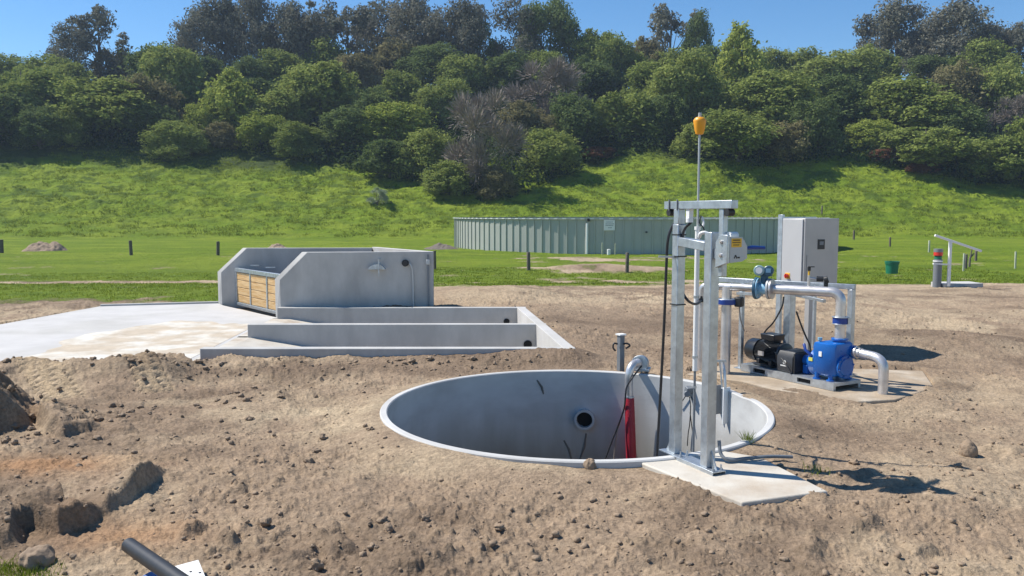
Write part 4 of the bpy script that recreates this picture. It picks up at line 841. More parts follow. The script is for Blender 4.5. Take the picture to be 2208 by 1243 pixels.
# ------------------------------------------------------------------ fittings hung in the pit
def pit_fittings():
    w0 = wall_hit(1360, 900); cx, cy, R = PIT; inn = V(cx - w0.x, cy - w0.y, 0).normalized()
    root = empty('rubber_hose', w0, 'long red rubber hose hanging down the lit wall of the pit', 'hose')
    Y = w0.y - .16; t = atY(1357, 856, Y); b_ = atY(1361, 985, Y)
    b2 = b_ + (b_ - t) * 1.2
    m = MB(); m.tube([t, t + (b_ - t) * .03, b_, b2], [.060, .072, .078, .078], 24); m.build('hose', 'red', root)
    m = MB(); m.tube([t + Z(.03), t - Z(.02)], .055, 20); m.tube([t + Z(.01), t - Z(.01)], .070, 20); m.build('hose_clamp', 'galv', root)
    root = empty('hose_elbow', V(t.x, t.y, .12), 'galvanised elbow with bolted flanges reaching over the far rim above the red hose', 'pipe fitting')
    tp = atY(1366, 782, Y + .05); q = atY(1388, 778, Y + .55)
    pipe('elbow', spline([t + Z(.02), atY(1356, 830, Y), atY(1357, 805, Y), atY(1364, 788, Y + .05), atY(1376, 782, Y + .2)], 6), .060, 'steel', root)
    d = V(.35, .93, -.05).normalized(); p = atY(1379, 785, Y + .25)
    for k, (o_, rr, t_) in enumerate(((0, .125, .025), (.035, .125, .025), (.12, .12, .02))): ring(p + d * o_, d, rr, t_, 'galv', root, 'flange')
    pipe('stub', [p, p + d * .3, p + d * .5 - Z(.15)], .07, 'galv', root)
    m = MB()
    for k in range(8):
        an = k * math.pi / 4; e = d.cross(Z(1)).normalized(); f = d.cross(e); pp = p + (e * math.cos(an) + f * math.sin(an)) * .10; m = MB(); m.cyl(pp - d * .04, pp + d * .08, .010, 8); m.build('flange_bolt', 'galv', root)
    m = MB(); c = p + d * .05 - Z(.17); m.box((c.x, c.y, .165), (.30, .25, .03), rz=-.3); m.build('saddle', 'galv', root, bevel=.004)
    cableobj('hose_rope', [atY(1383, 790, Y + .2), atY(1366, 812, Y - .06), atY(1352, 833, Y - .08), atY(1349, 850, Y - .1), atY(1346, 880, Y - .08), atY(1334, 915, Y), atY(1320, 950, Y), atY(1305, 990, Y), atY(1290, 1030, Y)], .013, 'black', 'black lead draped beside the red hose into the pit', 'cable')
    cableobj('hose_rope', [atY(1349, 855, Y - .1), atY(1343, 890, Y), atY(1330, 935, Y), atY(1325, 975, Y), atY(1323, 1000, Y)], .009, 'twig', 'pale rope dangling left of the red hose in the pit', 'rope')
    # short capped post at the rim with cable loops
    b0 = atY(1338, 800, 12.78); root = empty('cable_post', V(b0.x, b0.y, 0), 'short grey post with black cable loops behind the far rim of the pit', 'post')
    tz = atY(1338, 723, 12.78).z
    m = MB(); m.box((b0.x, b0.y, tz / 2), (.085, .085, tz), rz=.5); m.build('shaft', 'grey', root, bevel=.004)
    m = MB(); m.box((b0.x, b0.y, tz + .01), (.12, .12, .02), rz=.5); m.build('cap', 'white', root)
    for sg, x0 in ((-1, 1331), (1, 1345)):
        m = MB(); m.tube(spline([atY(x0, 742, 12.74), atY(x0 + sg * 7, 741, 12.7), atY(x0 + sg * (9 if sg < 0 else 13), 750 if sg < 0 else 746, 12.7), atY(x0 + sg * 4, 757 if sg < 0 else 752, 12.72)]), .014, 8); m.build('cable_loop', 'black', root)
    # float switch bracket
    root = empty('float_switch', wall_hit(1485, 842), 'small grey float switch with hanging cords fixed to the pit wall between the gantry posts', 'switch')
    p = wall_hit(1487, 840); q = wall_hit(1482, 850)
    m = MB(); m.box(p + V(-.02, -.04, .0), (.10, .08, .10), rz=.3, rx=.4); m.cyl(p + V(-.05, -.09, -.05), p + V(-.04, -.02, -.05), .045, 16); m.build('switch_body', 'grey', root, bevel=.008)
    for pts in ([(1480, 852), (1472, 864), (1464, 874)], [(1487, 856), (1489, 880), (1487, 915), (1484, 935), (1482, 962)], [(1490, 856), (1497, 868), (1500, 872)], [(1488, 890), (1491, 915), (1494, 935)]):
        m = MB(); m.tube(spline([wall_hit(a, b_, R - PT - .03) for a, b_ in pts]), .007, 6); m.build('cord', 'ink', root)
    # pipe bracket hooked over the rim at the right of the gantry
    h = wall_hit(1565, 840); root = empty('rim_bracket', V(h.x, h.y, .12), 'pale steel bracket and thin riser pipe hooked over the pit rim, right of the gantry', 'bracket')
    Yb = h.y - .05
    m = MB(); c = atY(1566, 875, Yb); m.box(c, (.12, .02, .50), rz=.5); m.build('plate', 'white', root, bevel=.004)
    pipe('riser', [atY(1564, 838, Yb - .03), atY(1562, 800, Yb), atY(1558, 782, Yb + .05)], .020, 'steel', root, 12)
    m = MB(); m.beam(atY(1542, 779, Yb), atY(1566, 779, Yb), .03, .03); m.beam(atY(1552, 781, Yb), atY(1557, 836, Yb), .02, .02); m.build('arm', 'galv', root)
    c = atY(1548, 862, Yb + .12); m = MB(); m.box(c, (.10, .015, .40), rz=.5); m.build('shadow_plate', 'grey', root)  # dark plate added in place of a shadow on the pit wall
    m = MB(); m.beam(atY(1575, 850, Yb - .02), atY(1582, 872, Yb - .02), .03, .03); m.build('strut', 'galv', root)
pit_fittings()

# ------------------------------------------------------------------ green storage tank
def tank():
    Yc = 81.6; Rr = 17.55; cx = (1373 - 1104) / 1800 * Yc * .985; zb = -.62; ht = 2.72; n = 148
    root = empty('storage_tank', (cx, Yc, zb), 'wide green steel panel storage tank at the foot of the grass hill', 'tank')
    m = MB(); m.lathe((cx, Yc, 0), [(Rr, zb - .4), (Rr, zb + ht), (Rr - .06, zb + ht), (Rr - .06, zb - .4)], n * 2); m.build('wall', 'tank', root)
    m = MB()
    for k in range(n):
        an = 2 * math.pi * (k + .35) / n; c, s = math.cos(an), math.sin(an)
        m.box((cx + (Rr + .035) * c, Yc + (Rr + .035) * s, zb + ht / 2 - .05), (.08, .055, ht + .0), rz=an)
    m.build('ribs', 'tankrib', root, smooth=False)
    m = MB(); m.lathe((cx, Yc, 0), [(Rr - .02, zb + ht - .01), (Rr + .15, zb + ht - .01), (Rr + .15, zb + ht + .05), (Rr - .02, zb + ht + .05)], n * 2); m.build('rim', 'boxgrey', root)
    m = MB()
    for k in range(n):
        an = 2 * math.pi * (k + .1) / n; m.box((cx + (Rr + .17) * math.cos(an), Yc + (Rr + .17) * math.sin(an), zb + ht + .03), (.03, .32, .07), rz=an)
    m.build('rim_clip', 'white', root)
    def on(x, y):
        d = ray(x, y); a = d[0] ** 2 + d[1] ** 2; b = -2 * (d[0] * cx + d[1] * Yc); c = cx * cx + Yc * Yc - (Rr + .16) ** 2
        t = (-b - math.sqrt(b * b - 4 * a * c)) / (2 * a); return V(d[0] * t, d[1] * t, CH + d[2] * t)
    p, q = on(1266, 482), on(1266, 548); m = MB(); m.tube([p, V(p.x, p.y, q.z)], .10, 14); m.build('downpipe', 'upvc', root)
    m = MB(); p2 = on(1269, 475); m.box(p2, (.2, .2, .22)); m.build('downpipe_head', 'ink', root)
    p = on(1314, 486); m = MB(); m.box(p + V(0, -.02, 0), (.84, .03, .80)); sg = m.build('sign', 'white', root)
    m = MB(); rng = random.Random(7)
    for z_, x0, x1 in ((.24, -.25, .25), (.10, -.3, .3), (-.02, -.3, .28), (-.20, -.1, .12)):
        X = x0
        while X < x1:
            k = rng.uniform(.03, .07); m.box(p + V(X + k / 2, -.037, z_), (k, .004, .05)); X += k + .022
    m.build('lettering', 'grey', sg)
    p = on(1394, 501); m = MB(); m.box(p, (.14, .1, .12)); m.build('outlet_plug', 'ink', root)
    # bits standing at the wall
    for x, y0, r, hh, mm, nm, lb in ((1311, 551, .14, .42, 'upvc', 'vent_pipe', 'white stub pipe standing at the foot of the green tank below its sign'), (1297, 550, .05, .9, 'postpale', 'marker_peg', 'thin brown peg beside the white stub pipe at the green tank'), (1325, 550, .05, .85, 'postpale', 'marker_peg', 'thin pale peg on the right of the white stub pipe at the green tank')):
        g_ = on(x, y0 - 4); m = MB(); m.tube([(g_.x, g_.y - .5, -.8), (g_.x, g_.y - .5, -.62 + hh), (g_.x, g_.y - .5, -.6 + hh)], [r, r, r * .6], 14); tag(m.build(nm, mm), lb, 'pipe' if nm == 'vent_pipe' else 'peg')
tank()

# ------------------------------------------------------------------ things at the right edge of the field
def right_side():
    p = at(2020, 617); root = empty('standpipe', p, 'upright dark grey pipe with red and green bands near the pale handrail', 'standpipe')
    r = .15; zt = atY(2020, 537, p.y).z
    def seg(z0, z1, rr, mm, nm): m = MB(); m.tube([(p.x, p.y, z0), (p.x, p.y, z1)], rr, 24); m.build(nm, mm, root, bevel=.004)
    seg(-.1, zt * .72, r * .93, 'grey', 'pipe'); seg(zt * .72 + .0, zt * .79, r * .80, 'green', 'green_band'); seg(zt * .79, zt * .82, r * .78, 'ink', 'joint')
    seg(zt * .82, zt * .91, r * .98, 'redp', 'red_band'); seg(zt * .91, zt, r, 'grey', 'cap')
    seg(zt * .655, zt * .685, r * 1.05, 'white', 'strap')
    q = at(2045, 618); root = empty('handrail', q, 'pale steel handrail sloping down to the right on a single post, beside the banded standpipe', 'handrail')
    tz = atY(2047, 521, q.y).z
    m = MB(); m.beam((q.x, q.y, 0), (q.x, q.y, tz), .09, .09, up=(0, 1, 0)); m.build('post', 'white', root, bevel=.006)
    m = MB(); m.beam(atY(2016, 508, q.y), atY(2116, 542, q.y), .08, .075); m.build('rail', 'white', root, bevel=.006)
    m = MB(); m.beam(atY(2012, 569, q.y - .16), atY(2046, 571, q.y - .05), .05, .05); m.build('tie_bar', 'white', root)
    m = MB(); a = at(2035, 618); b_ = at(2120, 617); m.prism([(a.x, a.y), (b_.x, b_.y), (b_.x, b_.y + .9), (a.x, a.y + .9)], -.1, .09); tag(m.build('concrete_pad', 'conc_new', bevel=.01), 'small white concrete slab at the foot of the pale handrail', 'concrete pad')
    p = at(1923, 588, -.25); m = MB(); root = empty('bucket', p, 'green plastic tub standing at the edge of the grass', 'tub')
    m.lathe((p.x, p.y, p.z - .05), [(0, 0), (.26, 0), (.30, .52), (.33, .52), (.33, .58), (.28, .58), (.25, .06), (0, .06)], 32); m.build('tub', 'green', root)
    m = MB(); m.lathe((p.x, p.y, p.z + .40), [(.292, 0), (.318, .0), (.318, .04), (.292, .04)], 32); m.build('band', 'green', root)
right_side()

# ------------------------------------------------------------------ fence posts
POSTS = [(3, 546, 517, 9, 'post', 'dark fence post at the left edge of the photo'), (283, 551, 519, 7, 'post', 'dark fence post in the grass right of the soil heap'), (470, 552, 521, 7, 'post', 'dark fence post just left of the concrete bunker'),
         (938, 581, 541, 6, 'post', 'dark fence post at the right corner of the bunker'), (1140, 584, 544, 8, 'post', 'round fence post at the left end of the sandy mound'), (1352, 588, 545, 8, 'post', 'round fence post at the right end of the sandy mound'),
         (1772, 462, 444, 3, 'post', 'thin dark post on the hillside above the control cabinet'), (1841, 517, 497, 4, 'post', 'dark post in the grass just right of the control cabinet'), (1919, 533, 512, 4, 'post', 'dark post in the grass above the green tub'),
         (2003, 545, 519, 4, 'postpale', 'pale post in the grass left of the banded standpipe'), (2077, 587, 547, 4, 'postpale', 'pale leaning post under the low end of the handrail'), (2082, 581, 549, 6, 'post', 'stout dark post under the handrail beside the pale one'),
         (2104, 564, 541, 5, 'post', 'dark post at the lower tip of the handrail'), (2189, 580, 543, 4, 'postpale', 'pale post near the right edge of the photo')]
for i, (x, yb, yt, wp, mm, lb) in enumerate(POSTS):
    g_ = on_ground(x, yb); r = wp / 2 / F * g_.y; top = atY(x, yt, g_.y).z
    m = MB(); R_ = random.Random(i); lx = R_.uniform(-.04, .04); m.tube([(g_.x, g_.y, g_.z - .2), (g_.x + lx * .5, g_.y, (g_.z + top) / 2), (g_.x + lx, g_.y, top - .02), (g_.x + lx, g_.y, top)], [r * 1.05, r, r, r * .85], 10)
    tag(m.build('fence_post', mm), lb, 'fence post', 'fence posts in the paddock')
g_ = on_ground(2090, 575); m = MB(); m.tube([g_ - Z(.1), g_ + V(.02, 0, .5), g_ + V(.25, 0, .8)], [.07, .06, .03], 8); m.tube([g_ + V(.02, 0, .4), g_ + V(.12, 0, 1.1)], [.05, .03], 8); tag(m.build('broken_stump', 'post'), 'forked dead stump between the dark posts under the handrail', 'stump')

# ------------------------------------------------------------------ trees: leaf clusters spread on lobes, limbs reaching into them
def unit(v): return v / np.maximum(np.linalg.norm(v, axis=-1, keepdims=True), 1e-6)
def leaf_quads(P, Nn, size, rs, aspect=1.6):
    n = len(P); r = unit(rs.normal(size=(n, 3))); a = unit(np.cross(Nn, r)); b = np.cross(Nn, a)
    s_ = (size * rs.uniform(.6, 1.3, n))[:, None]; a = a * s_ * aspect * .5; b = b * s_ * .5
    v = np.stack([P - a, P - b * .9, P + a, P + b * .9], 1).reshape(-1, 3)
    return v, np.arange(4 * n).reshape(-1, 4)
def make_crown(seed, style):
    rs = np.random.RandomState(seed); C = []; Rr = []
    if style == 'dome':
        nl = rs.randint(16, 30); ax, ay = rs.uniform(.8, 1.25), rs.uniform(-.10, .10)
        for i in range(nl):
            an = rs.uniform(0, 2 * np.pi); h = rs.uniform(0, 1) ** .8; rad = .34 * math.sqrt(max(0, 1 - (h * .92) ** 2.4)) * rs.uniform(.75, 1.12)
            C.append((rad * math.cos(an) * ax + ay * h, rad * math.sin(an) / ax, .14 + .68 * h * rs.uniform(.8, 1.1))); Rr.append(rs.uniform(.08, .20))
        C.append((0, 0, .45)); Rr.append(.26)
        for i in range(9): an = rs.uniform(0, 6.28); h = rs.uniform(.1, .95); rad = .41 * math.sqrt(max(.03, 1 - h ** 2)); C.append((rad * math.cos(an), rad * math.sin(an), .08 + .84 * h)); Rr.append(rs.uniform(.05, .10))
    elif style == 'upright':
        for i in range(24):
            h = (i + .5) / 24; an = i * 2.4 + rs.uniform(-.4, .4); rad = .30 * (1 - h ** 2.2) ** .6 * rs.uniform(.6, 1.15)
            C.append((rad * math.cos(an), rad * math.sin(an), .12 + .80 * h)); Rr.append(rs.uniform(.10, .17) * (1.15 - .5 * h))
    elif style == 'tall':
        for i in range(30):
            h = rs.uniform(0, 1) ** .8; an = rs.uniform(0, 2 * np.pi); rad = .38 * (1 - abs(h - .35) ** 1.6) * rs.uniform(.35, 1.1)
            C.append((rad * math.cos(an), rad * math.sin(an), .28 + .66 * h)); Rr.append(rs.uniform(.09, .17))
    elif style == 'sparse':
        for i in range(17):
            h = rs.uniform(0, 1) ** .6; an = rs.uniform(0, 2 * np.pi); rad = .40 * rs.uniform(.2, 1.05) * math.sqrt(max(.05, 1 - (h - .3) ** 2))
            C.append((rad * math.cos(an), rad * math.sin(an), .42 + .52 * h)); Rr.append(rs.uniform(.055, .11))
    else:
        for i in range(18):
            h = rs.uniform(0, 1); an = rs.uniform(0, 2 * np.pi); rad = .32 * math.sqrt(max(.05, 1 - (1.6 * (h - .4)) ** 2)) * rs.uniform(.4, 1.1)
            C.append((rad * math.cos(an), rad * math.sin(an), .15 + .72 * h)); Rr.append(rs.uniform(.10, .16))
    C = np.array(C); Rr = np.array(Rr); C[:, :2] = np.clip(C[:, :2], -.42, .42); V_ = []; Q_ = []; off = 0
    if style == 'bare':
        P = []; N_ = []
        for c, r in zip(C, Rr):
            k = 420; d = unit(rs.normal(size=(k, 3)) + [0, 0, .5] + unit(c - [0, 0, .15])[None] * .8); o = c + d * (r * rs.uniform(.2, 1.15, k))[:, None]
            side = unit(np.cross(d, rs.normal(size=(k, 3)))); ln = rs.uniform(.03, .075, k)[:, None]; wd = .0042
            V_.append(np.stack([o - side * wd, o + side * wd, o + d * ln + side * wd * .4, o + d * ln - side * wd * .4], 1).reshape(-1, 3))
        v = np.concatenate(V_); q = np.arange(len(v)).reshape(-1, 4)
    else:
        den = {'dome': 620, 'upright': 560, 'tall': 380, 'sparse': 300}[style]; ls = {'dome': .026, 'upright': .028, 'tall': .022, 'sparse': .024}[style]
        for c, r in zip(C, Rr):
            ns_ = int(14 + 500 * r * r * 2); per = max(8, int(den * (r / .14) ** 2 / ns_))
            sc_ = unit(rs.normal(size=(ns_, 3)) + [0, 0, .35]); sc_ = c + sc_ * r * rs.uniform(.6, 1.2 if style in ('dome', 'upright') else 1.08, (ns_, 1))
            P = (sc_[:, None] + np.clip(rs.normal(size=(ns_, per, 3)), -1.7, 1.7) * [.24 * r, .24 * r, .17 * r]).reshape(-1, 3)
            Nn = unit(unit(P - c) * .7 + rs.normal(size=P.shape) * .6 + [0, 0, .35])
            v, q = leaf_quads(P, Nn, ls, rs); V_.append(v)
        # inner foliage so that the crown is not hollow
        if style in ('dome', 'upright'):
            k = 1500; P = rs.normal(size=(k, 3)) * [.16, .16, .2] + [0, 0, .42]; P = P[(P[:, 2] > .02) & (P[:, 2] < .9) & (np.abs(P[:, 0]) < .42) & (np.abs(P[:, 1]) < .42)]
            v, q = leaf_quads(P, unit(rs.normal(size=P.shape)), ls * 1.4, rs); V_.append(v)
        v = np.concatenate(V_); q = np.arange(len(v)).reshape(-1, 4)
    v[:, 2] = np.maximum(v[:, 2], .0)
    me = fastmesh('crown', v, q, M['leafG']); crown = me.data; bpy.data.objects.remove(me)
    t = MB(); lean = rs.uniform(-.05, .05, 2); fork = {'dome': .12, 'upright': .2, 'tall': .42, 'sparse': .5, 'bare': .12}[style]; r0 = {'dome': .022, 'upright': .022, 'tall': .020, 'sparse': .018, 'bare': .018}[style]
    tp = [(0, 0, -.12), (lean[0] * .3, lean[1] * .3, fork * .5), (lean[0], lean[1], fork), (lean[0] * 1.5, lean[1] * 1.5, (fork + .85) * .55), (lean[0] * 1.2, lean[1], .86)]
    t.tube(tp, [r0 * 1.3, r0, r0 * .85, r0 * .5, r0 * .15], 7)
    for c, r in list(zip(C, Rr))[:14 if style != 'bare' else 18]:
        h0 = min(fork * rs.uniform(.7, 1.3), c[2] * .8); p0 = np.array([lean[0], lean[1], h0]); mid = (p0 + c) / 2 + [0, 0, -.03]
        t.tube([p0, mid, c], [r0 * .45, r0 * .3, r0 * .1], 5, cap=False)
    to = t.build('trunk', 'bark'); tm = to.data; bpy.data.objects.remove(to)
    return crown, tm
M['palet'] = mat('pale_twigs', (.34, .38, .27), .95)
CR = {}
for st, ns_ in (('dome', 8), ('upright', 3), ('tall', 5), ('sparse', 3), ('bare', 2)):
    CR[st] = [make_crown(100 + 17 * i + len(st), st) for i in range(ns_)]
KIND = {'G': ('dome', 'leafG'), 'Y': ('dome', 'leafY'), 'D': ('dome', 'leafD'), 'O': ('dome', 'leafO'), 'U': ('upright', 'leafY'), 'V': ('upright', 'leafG'),
        'T': ('tall', 'leafT'), 'S': ('sparse', 'leafT'), 'B': ('bare', 'twig'), 'K': ('tall', 'leafD'), 'R': ('dome', 'leafR'), 'P': ('bare', 'palet')}
tree_n = 0
def tree(kind, cx_, yt, yb, wp, label, cat='tree', name=None, grp='trees and bushes on the hill', ybase=None):
    """kind, centre, top and bottom of the crown and its width in photo pixels; it stands where that sight line meets the hill"""
    global tree_n
    st, mm = KIND[kind]; rs = random.Random(1000 + tree_n); cr, tk = CR[st][tree_n % len(CR[st])]; tree_n += 1
    g_ = on_ground(cx_, ybase or yb); Y = g_.y + wp / F * g_.y * .25; top = atY(cx_, yt, Y).z; z0 = gz(g_.x * Y / g_.y, Y)
    h = max(top - z0, .8) * 1.03; wd = wp / F * Y * (1.5 if st in ('tall', 'sparse') else 1.22)
    root = bpy.data.objects.new(name or {'dome': 'bushy_tree', 'upright': 'bushy_tree', 'tall': 'tall_tree', 'sparse': 'tall_tree', 'bare': 'bare_tree'}[st], None); COL.objects.link(root)
    root.location = (g_.x * Y / g_.y, Y, z0 - .03 * h); root.scale = (wd, wd * min(1.1, max(.8, h / wd)), h); root.rotation_euler = (0, 0, rs.uniform(0, 6.28))
    tag(root, label, cat, grp)
    for nm, me, m2 in (('crown', cr, mm), ('trunk', tk, 'bark')):
        o = bpy.data.objects.new(nm, me); COL.objects.link(o); o.parent = root
        o.material_slots[0].link = 'OBJECT'; o.material_slots[0].material = M[m2]
    return root
TREES = [
 ('G', 238, 165, 312, 240, 'broad round olive tree in the front row at the upper left'),
 ('G', 158, 238, 325, 95, 'low olive bush at the left foot of the broad round tree'),
 ('G', 386, 263, 352, 112, 'round bush standing alone on the grass in front of the left woods'),
 ('G', 60, 128, 300, 190, 'hazy green tree left of the broad round tree'),
 ('D', 5, 200, 330, 150, 'dark tree cut by the left edge of the photo'),
 ('G', 118, 110, 230, 130, 'pale green tree on the left skyline below the sparse pine'),
 ('U', 498, 150, 300, 150, 'upright yellow-green tree between the lone round bush and the skyline'),
 ('Y', 440, 215, 300, 90, 'small yellow-green tree at the left foot of the upright one'),
 ('O', 474, 262, 325, 85, 'brownish bush right of the lone round bush'),
 ('Y', 560, 240, 335, 110, 'light leafy tree between the brownish bush and the clipped round bush'),
 ('G', 652, 266, 348, 112, 'dense round-topped bush at the wood edge, lower left of centre'),
 ('G', 600, 185, 300, 150, 'olive tree directly above the light leafy one'),
 ('G', 700, 130, 290, 190, 'large olive tree in the middle of the left woods'),
 ('D', 745, 225, 345, 130, 'dark green tree between the round-topped bush and the split olive tree'),
 ('Y', 868, 222, 345, 150, 'yellow-green tree in the second row left of the bare grey tree'),
 ('G', 925, 268, 395, 130, 'ragged olive tree leaning beside the bare grey tree'),
 ('G', 968, 345, 432, 120, 'lowest olive bush at the foot of the bare grey tree'),
 ('B', 1042, 178, 430, 150, 'tall bare grey tree hanging down to the grass in mid picture'),
 ('O', 1068, 360, 436, 80, 'ochre-brown bush at the bottom right of the bare grey tree'),
 ('B', 1182, 118, 300, 160, 'brown-grey leafless tree behind and right of the bare grey tree'),
 ('O', 1130, 215, 350, 120, 'brown-olive tree between the two leafless trees'),
 ('G', 1190, 270, 390, 130, 'olive tree at the wood edge right of the bare grey tree'),
 ('R', 1290, 316, 352, 80, 'low rust-brown shrub at the wood edge in mid picture'),
 ('G', 1348, 185, 320, 150, 'spreading olive tree above the rust-brown shrub'),
 ('G', 1400, 130, 260, 140, 'olive tree behind the spreading one, left of the orange float'),
 ('D', 1270, 120, 240, 130, 'dark tree in the second row above the rust-brown shrub'),
 ('G', 1470, 120, 290, 150, 'green tree directly behind the tip of the orange float rod'),
 ('U', 1590, 52, 250, 125, 'bright ivy-like tree on the skyline right of the float'),
 ('G', 1665, 148, 300, 190, 'olive tree below the skyline between float and cabinet'),
 ('G', 1592, 232, 372, 200, 'wide low olive tree just right of the orange float'),
 ('G', 1512, 262, 350, 110, 'bush behind the float rod at the edge of the grass'),
 ('O', 1700, 250, 365, 120, 'brownish tree right of the wide low olive tree'),
 ('D', 1795, 160, 300, 160, 'dark shaded tree above the control cabinet'),
 ('G', 1800, 105, 230, 170, 'smooth green tree on the skyline above the dark one'),
 ('G', 1925, 180, 320, 220, 'big domed yellow-olive tree in the right woods'),
 ('G', 1985, 265, 378, 190, 'lower spreading tree beneath the big domed one'),
 ('Y', 1880, 255, 330, 100, 'yellow-green lobe at the left foot of the big domed tree'),
 ('R', 1905, 318, 360, 70, 'rusty fern bush under the big domed tree'),
 ('R', 1988, 348, 382, 70, 'rusty fern patch lower right of the first fern bush'),
 ('G', 2130, 285, 402, 170, 'bushy tree at the lower right end of the woods'),
 ('G', 2205, 250, 400, 130, 'olive bush cut by the right edge at the wood foot'),
 ('O', 2070, 130, 280, 110, 'thin brownish tree right of the big domed one'),
 ('G', 2150, 140, 290, 120, 'pale green tree at the upper right'),
 ('B', 2185, 200, 310, 90, 'leafless brown tree near the right edge'),
 ('D', 2050, 220, 350, 130, 'dark tree behind the fork of pale branches at the right'),
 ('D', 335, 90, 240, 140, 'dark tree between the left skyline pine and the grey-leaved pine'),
 ('G', 385, 100, 260, 130, 'green tree right of the dark one on the left skyline'),
 ('O', 320, 150, 290, 120, 'brownish tree right behind the broad round tree'),
 ('G', 860, 150, 270, 120, 'olive tree in the second row under the brown pines'),
 ('G', 950, 165, 290, 120, 'green tree just left of the top of the bare grey tree'),
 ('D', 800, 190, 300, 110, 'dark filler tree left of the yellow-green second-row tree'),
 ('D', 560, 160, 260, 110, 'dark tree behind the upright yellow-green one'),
 ('G', 1290, 58, 160, 110, 'hazy pale tree on the skyline in mid picture'),
 ('G', 1330, 75, 200, 100, 'green tree just right of the hazy pale one'),
 ('O', 1250, 140, 220, 70, 'small brown tree under the hazy pale one'),
 ('G', 1730, 95, 190, 140, 'low green tree on the skyline left of the cabinet'),
 ('G', 1660, 100, 200, 110, 'green tree on the skyline right of the ivy-like one'),
 ('G', 20, 118, 200, 130, 'faint green tree on the skyline at the left edge'),
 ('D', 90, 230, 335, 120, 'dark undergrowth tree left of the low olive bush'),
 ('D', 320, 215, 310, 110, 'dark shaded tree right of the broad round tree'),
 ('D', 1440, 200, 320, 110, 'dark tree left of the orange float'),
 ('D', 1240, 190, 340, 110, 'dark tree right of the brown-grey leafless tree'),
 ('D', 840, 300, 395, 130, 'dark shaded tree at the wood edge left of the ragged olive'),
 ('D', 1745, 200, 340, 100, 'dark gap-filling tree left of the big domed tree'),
 ('G', 600, 105, 225, 130, 'green tree filling in under the open grey pine near the cloud gap'),
 ('D', 530, 120, 230, 100, 'dark tree under the right side of the upper left pine clump'),
 ('G', 705, 95, 215, 120, 'green tree under the airy pine near the top centre left'),
 ('O', 780, 105, 230, 120, 'brown-olive tree between the airy pine and the brown pine mass'),
 ('G', 1000, 115, 240, 120, 'green tree under the pointed pine of the dense middle mass'),
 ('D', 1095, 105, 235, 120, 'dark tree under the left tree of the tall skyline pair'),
 ('G', 1180, 110, 235, 110, 'green tree under the right tree of the tall skyline pair'),
 ('G', 1450, 95, 220, 120, 'green tree between the open pinkish-grey one and the float tip'),
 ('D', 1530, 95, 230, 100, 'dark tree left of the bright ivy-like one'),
 ('G', 1880, 95, 215, 120, 'green tree at the left foot of the right skyline clump'),
 ('G', 2110, 95, 225, 130, 'green tree under the right end of the right skyline clump'),
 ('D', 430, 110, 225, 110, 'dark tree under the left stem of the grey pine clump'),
 ('G', 160, 135, 240, 120, 'green tree between the hazy left tree and the umbrella-shaped pine'),
 # the tall skyline
 ('S', 218, 14, 175, 120, 'sparse umbrella-shaped pine on the left skyline'),
 ('T', 160, 62, 190, 80, 'small grey-green pine left of the umbrella-shaped one'),
 ('O', 250, 90, 200, 90, 'brownish tree under the umbrella-shaped pine'),
 ('T', 432, 30, 190, 90, 'left stem of the grey pine clump at upper left'),
 ('T', 480, 2, 200, 110, 'tallest grey pine of the upper left clump'),
 ('T', 540, -12, 200, 70, 'slim grey pine at the right side of the upper left clump'),
 ('S', 560, 35, 190, 60, 'thin open pine right of the upper left clump'),
 ('T', 620, 12, 190, 100, 'open grey pine left of the small cloud gap'),
 ('S', 690, 4, 190, 100, 'airy pine with sky showing through near the top centre left'),
 ('T', 655, 40, 200, 90, 'lower grey pine between two open ones'),
 ('S', 755, 5, 190, 120, 'airy pine left of the brown pine mass'),
 ('T', 825, 22, 190, 130, 'brown-grey pine at the left of the dense middle mass'),
 ('T', 890, 5, 200, 110, 'tall brown-grey pine in the dense middle mass'),
 ('T', 945, 25, 200, 90, 'rounder grey pine in the dense middle mass'),
 ('T', 1005, 6, 190, 90, 'pointed pine at the right end of the dense middle mass'),
 ('K', 1040, 55, 200, 70, 'dark small pine falling away right of the pointed one'),
 ('O', 850, 70, 220, 140, 'brown bushy tree under the dense middle pines'),
 ('K', 930, 100, 230, 130, 'dark tree under the dense middle pines'),
 ('T', 1112, -8, 180, 90, 'left tree of the tall pair on the skyline right of centre'),
 ('K', 1180, 4, 180, 100, 'right tree of the tall pair on the skyline right of centre'),
 ('K', 1232, 50, 170, 60, 'dark low tree at the right foot of the tall pair'),
 ('S', 1438, 4, 150, 110, 'open pinkish-grey tree on the skyline left of the float'),
 ('K', 1500, 36, 130, 60, 'small dark pine right above the orange float'),
 ('O', 1395, 75, 180, 80, 'brownish low tree under the open pinkish-grey one'),
 ('S', 1880, 28, 160, 90, 'open brown tree at the left end of the right skyline clump'),
 ('T', 1940, 18, 180, 110, 'grey pine in the right skyline clump left of its gap'),
 ('T', 1985, 55, 190, 90, 'lower dark pine in the gap of the right skyline clump'),
 ('T', 2050, 12, 180, 130, 'tallest pine of the right skyline clump'),
 ('T', 2120, 48, 190, 100, 'grey pine right of the tallest one in the right clump'),
 ('T', 2185, 58, 200, 90, 'grey pine at the upper right corner'),
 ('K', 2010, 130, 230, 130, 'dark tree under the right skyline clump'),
]
for (k, x, yt, yb, wp, lb) in TREES:
    yb_ = yb
    cat = 'bush' if 'bush' in lb or 'shrub' in lb or 'fern' in lb else 'tree'
    tree(k, x, yt, yb_, wp, lb, cat, name={'bush': 'bush'}.get(cat))
tree('P', 815, 402, 452, 62, 'small pale lacy shrub alone on the open grass slope', 'shrub', 'shrub', None)

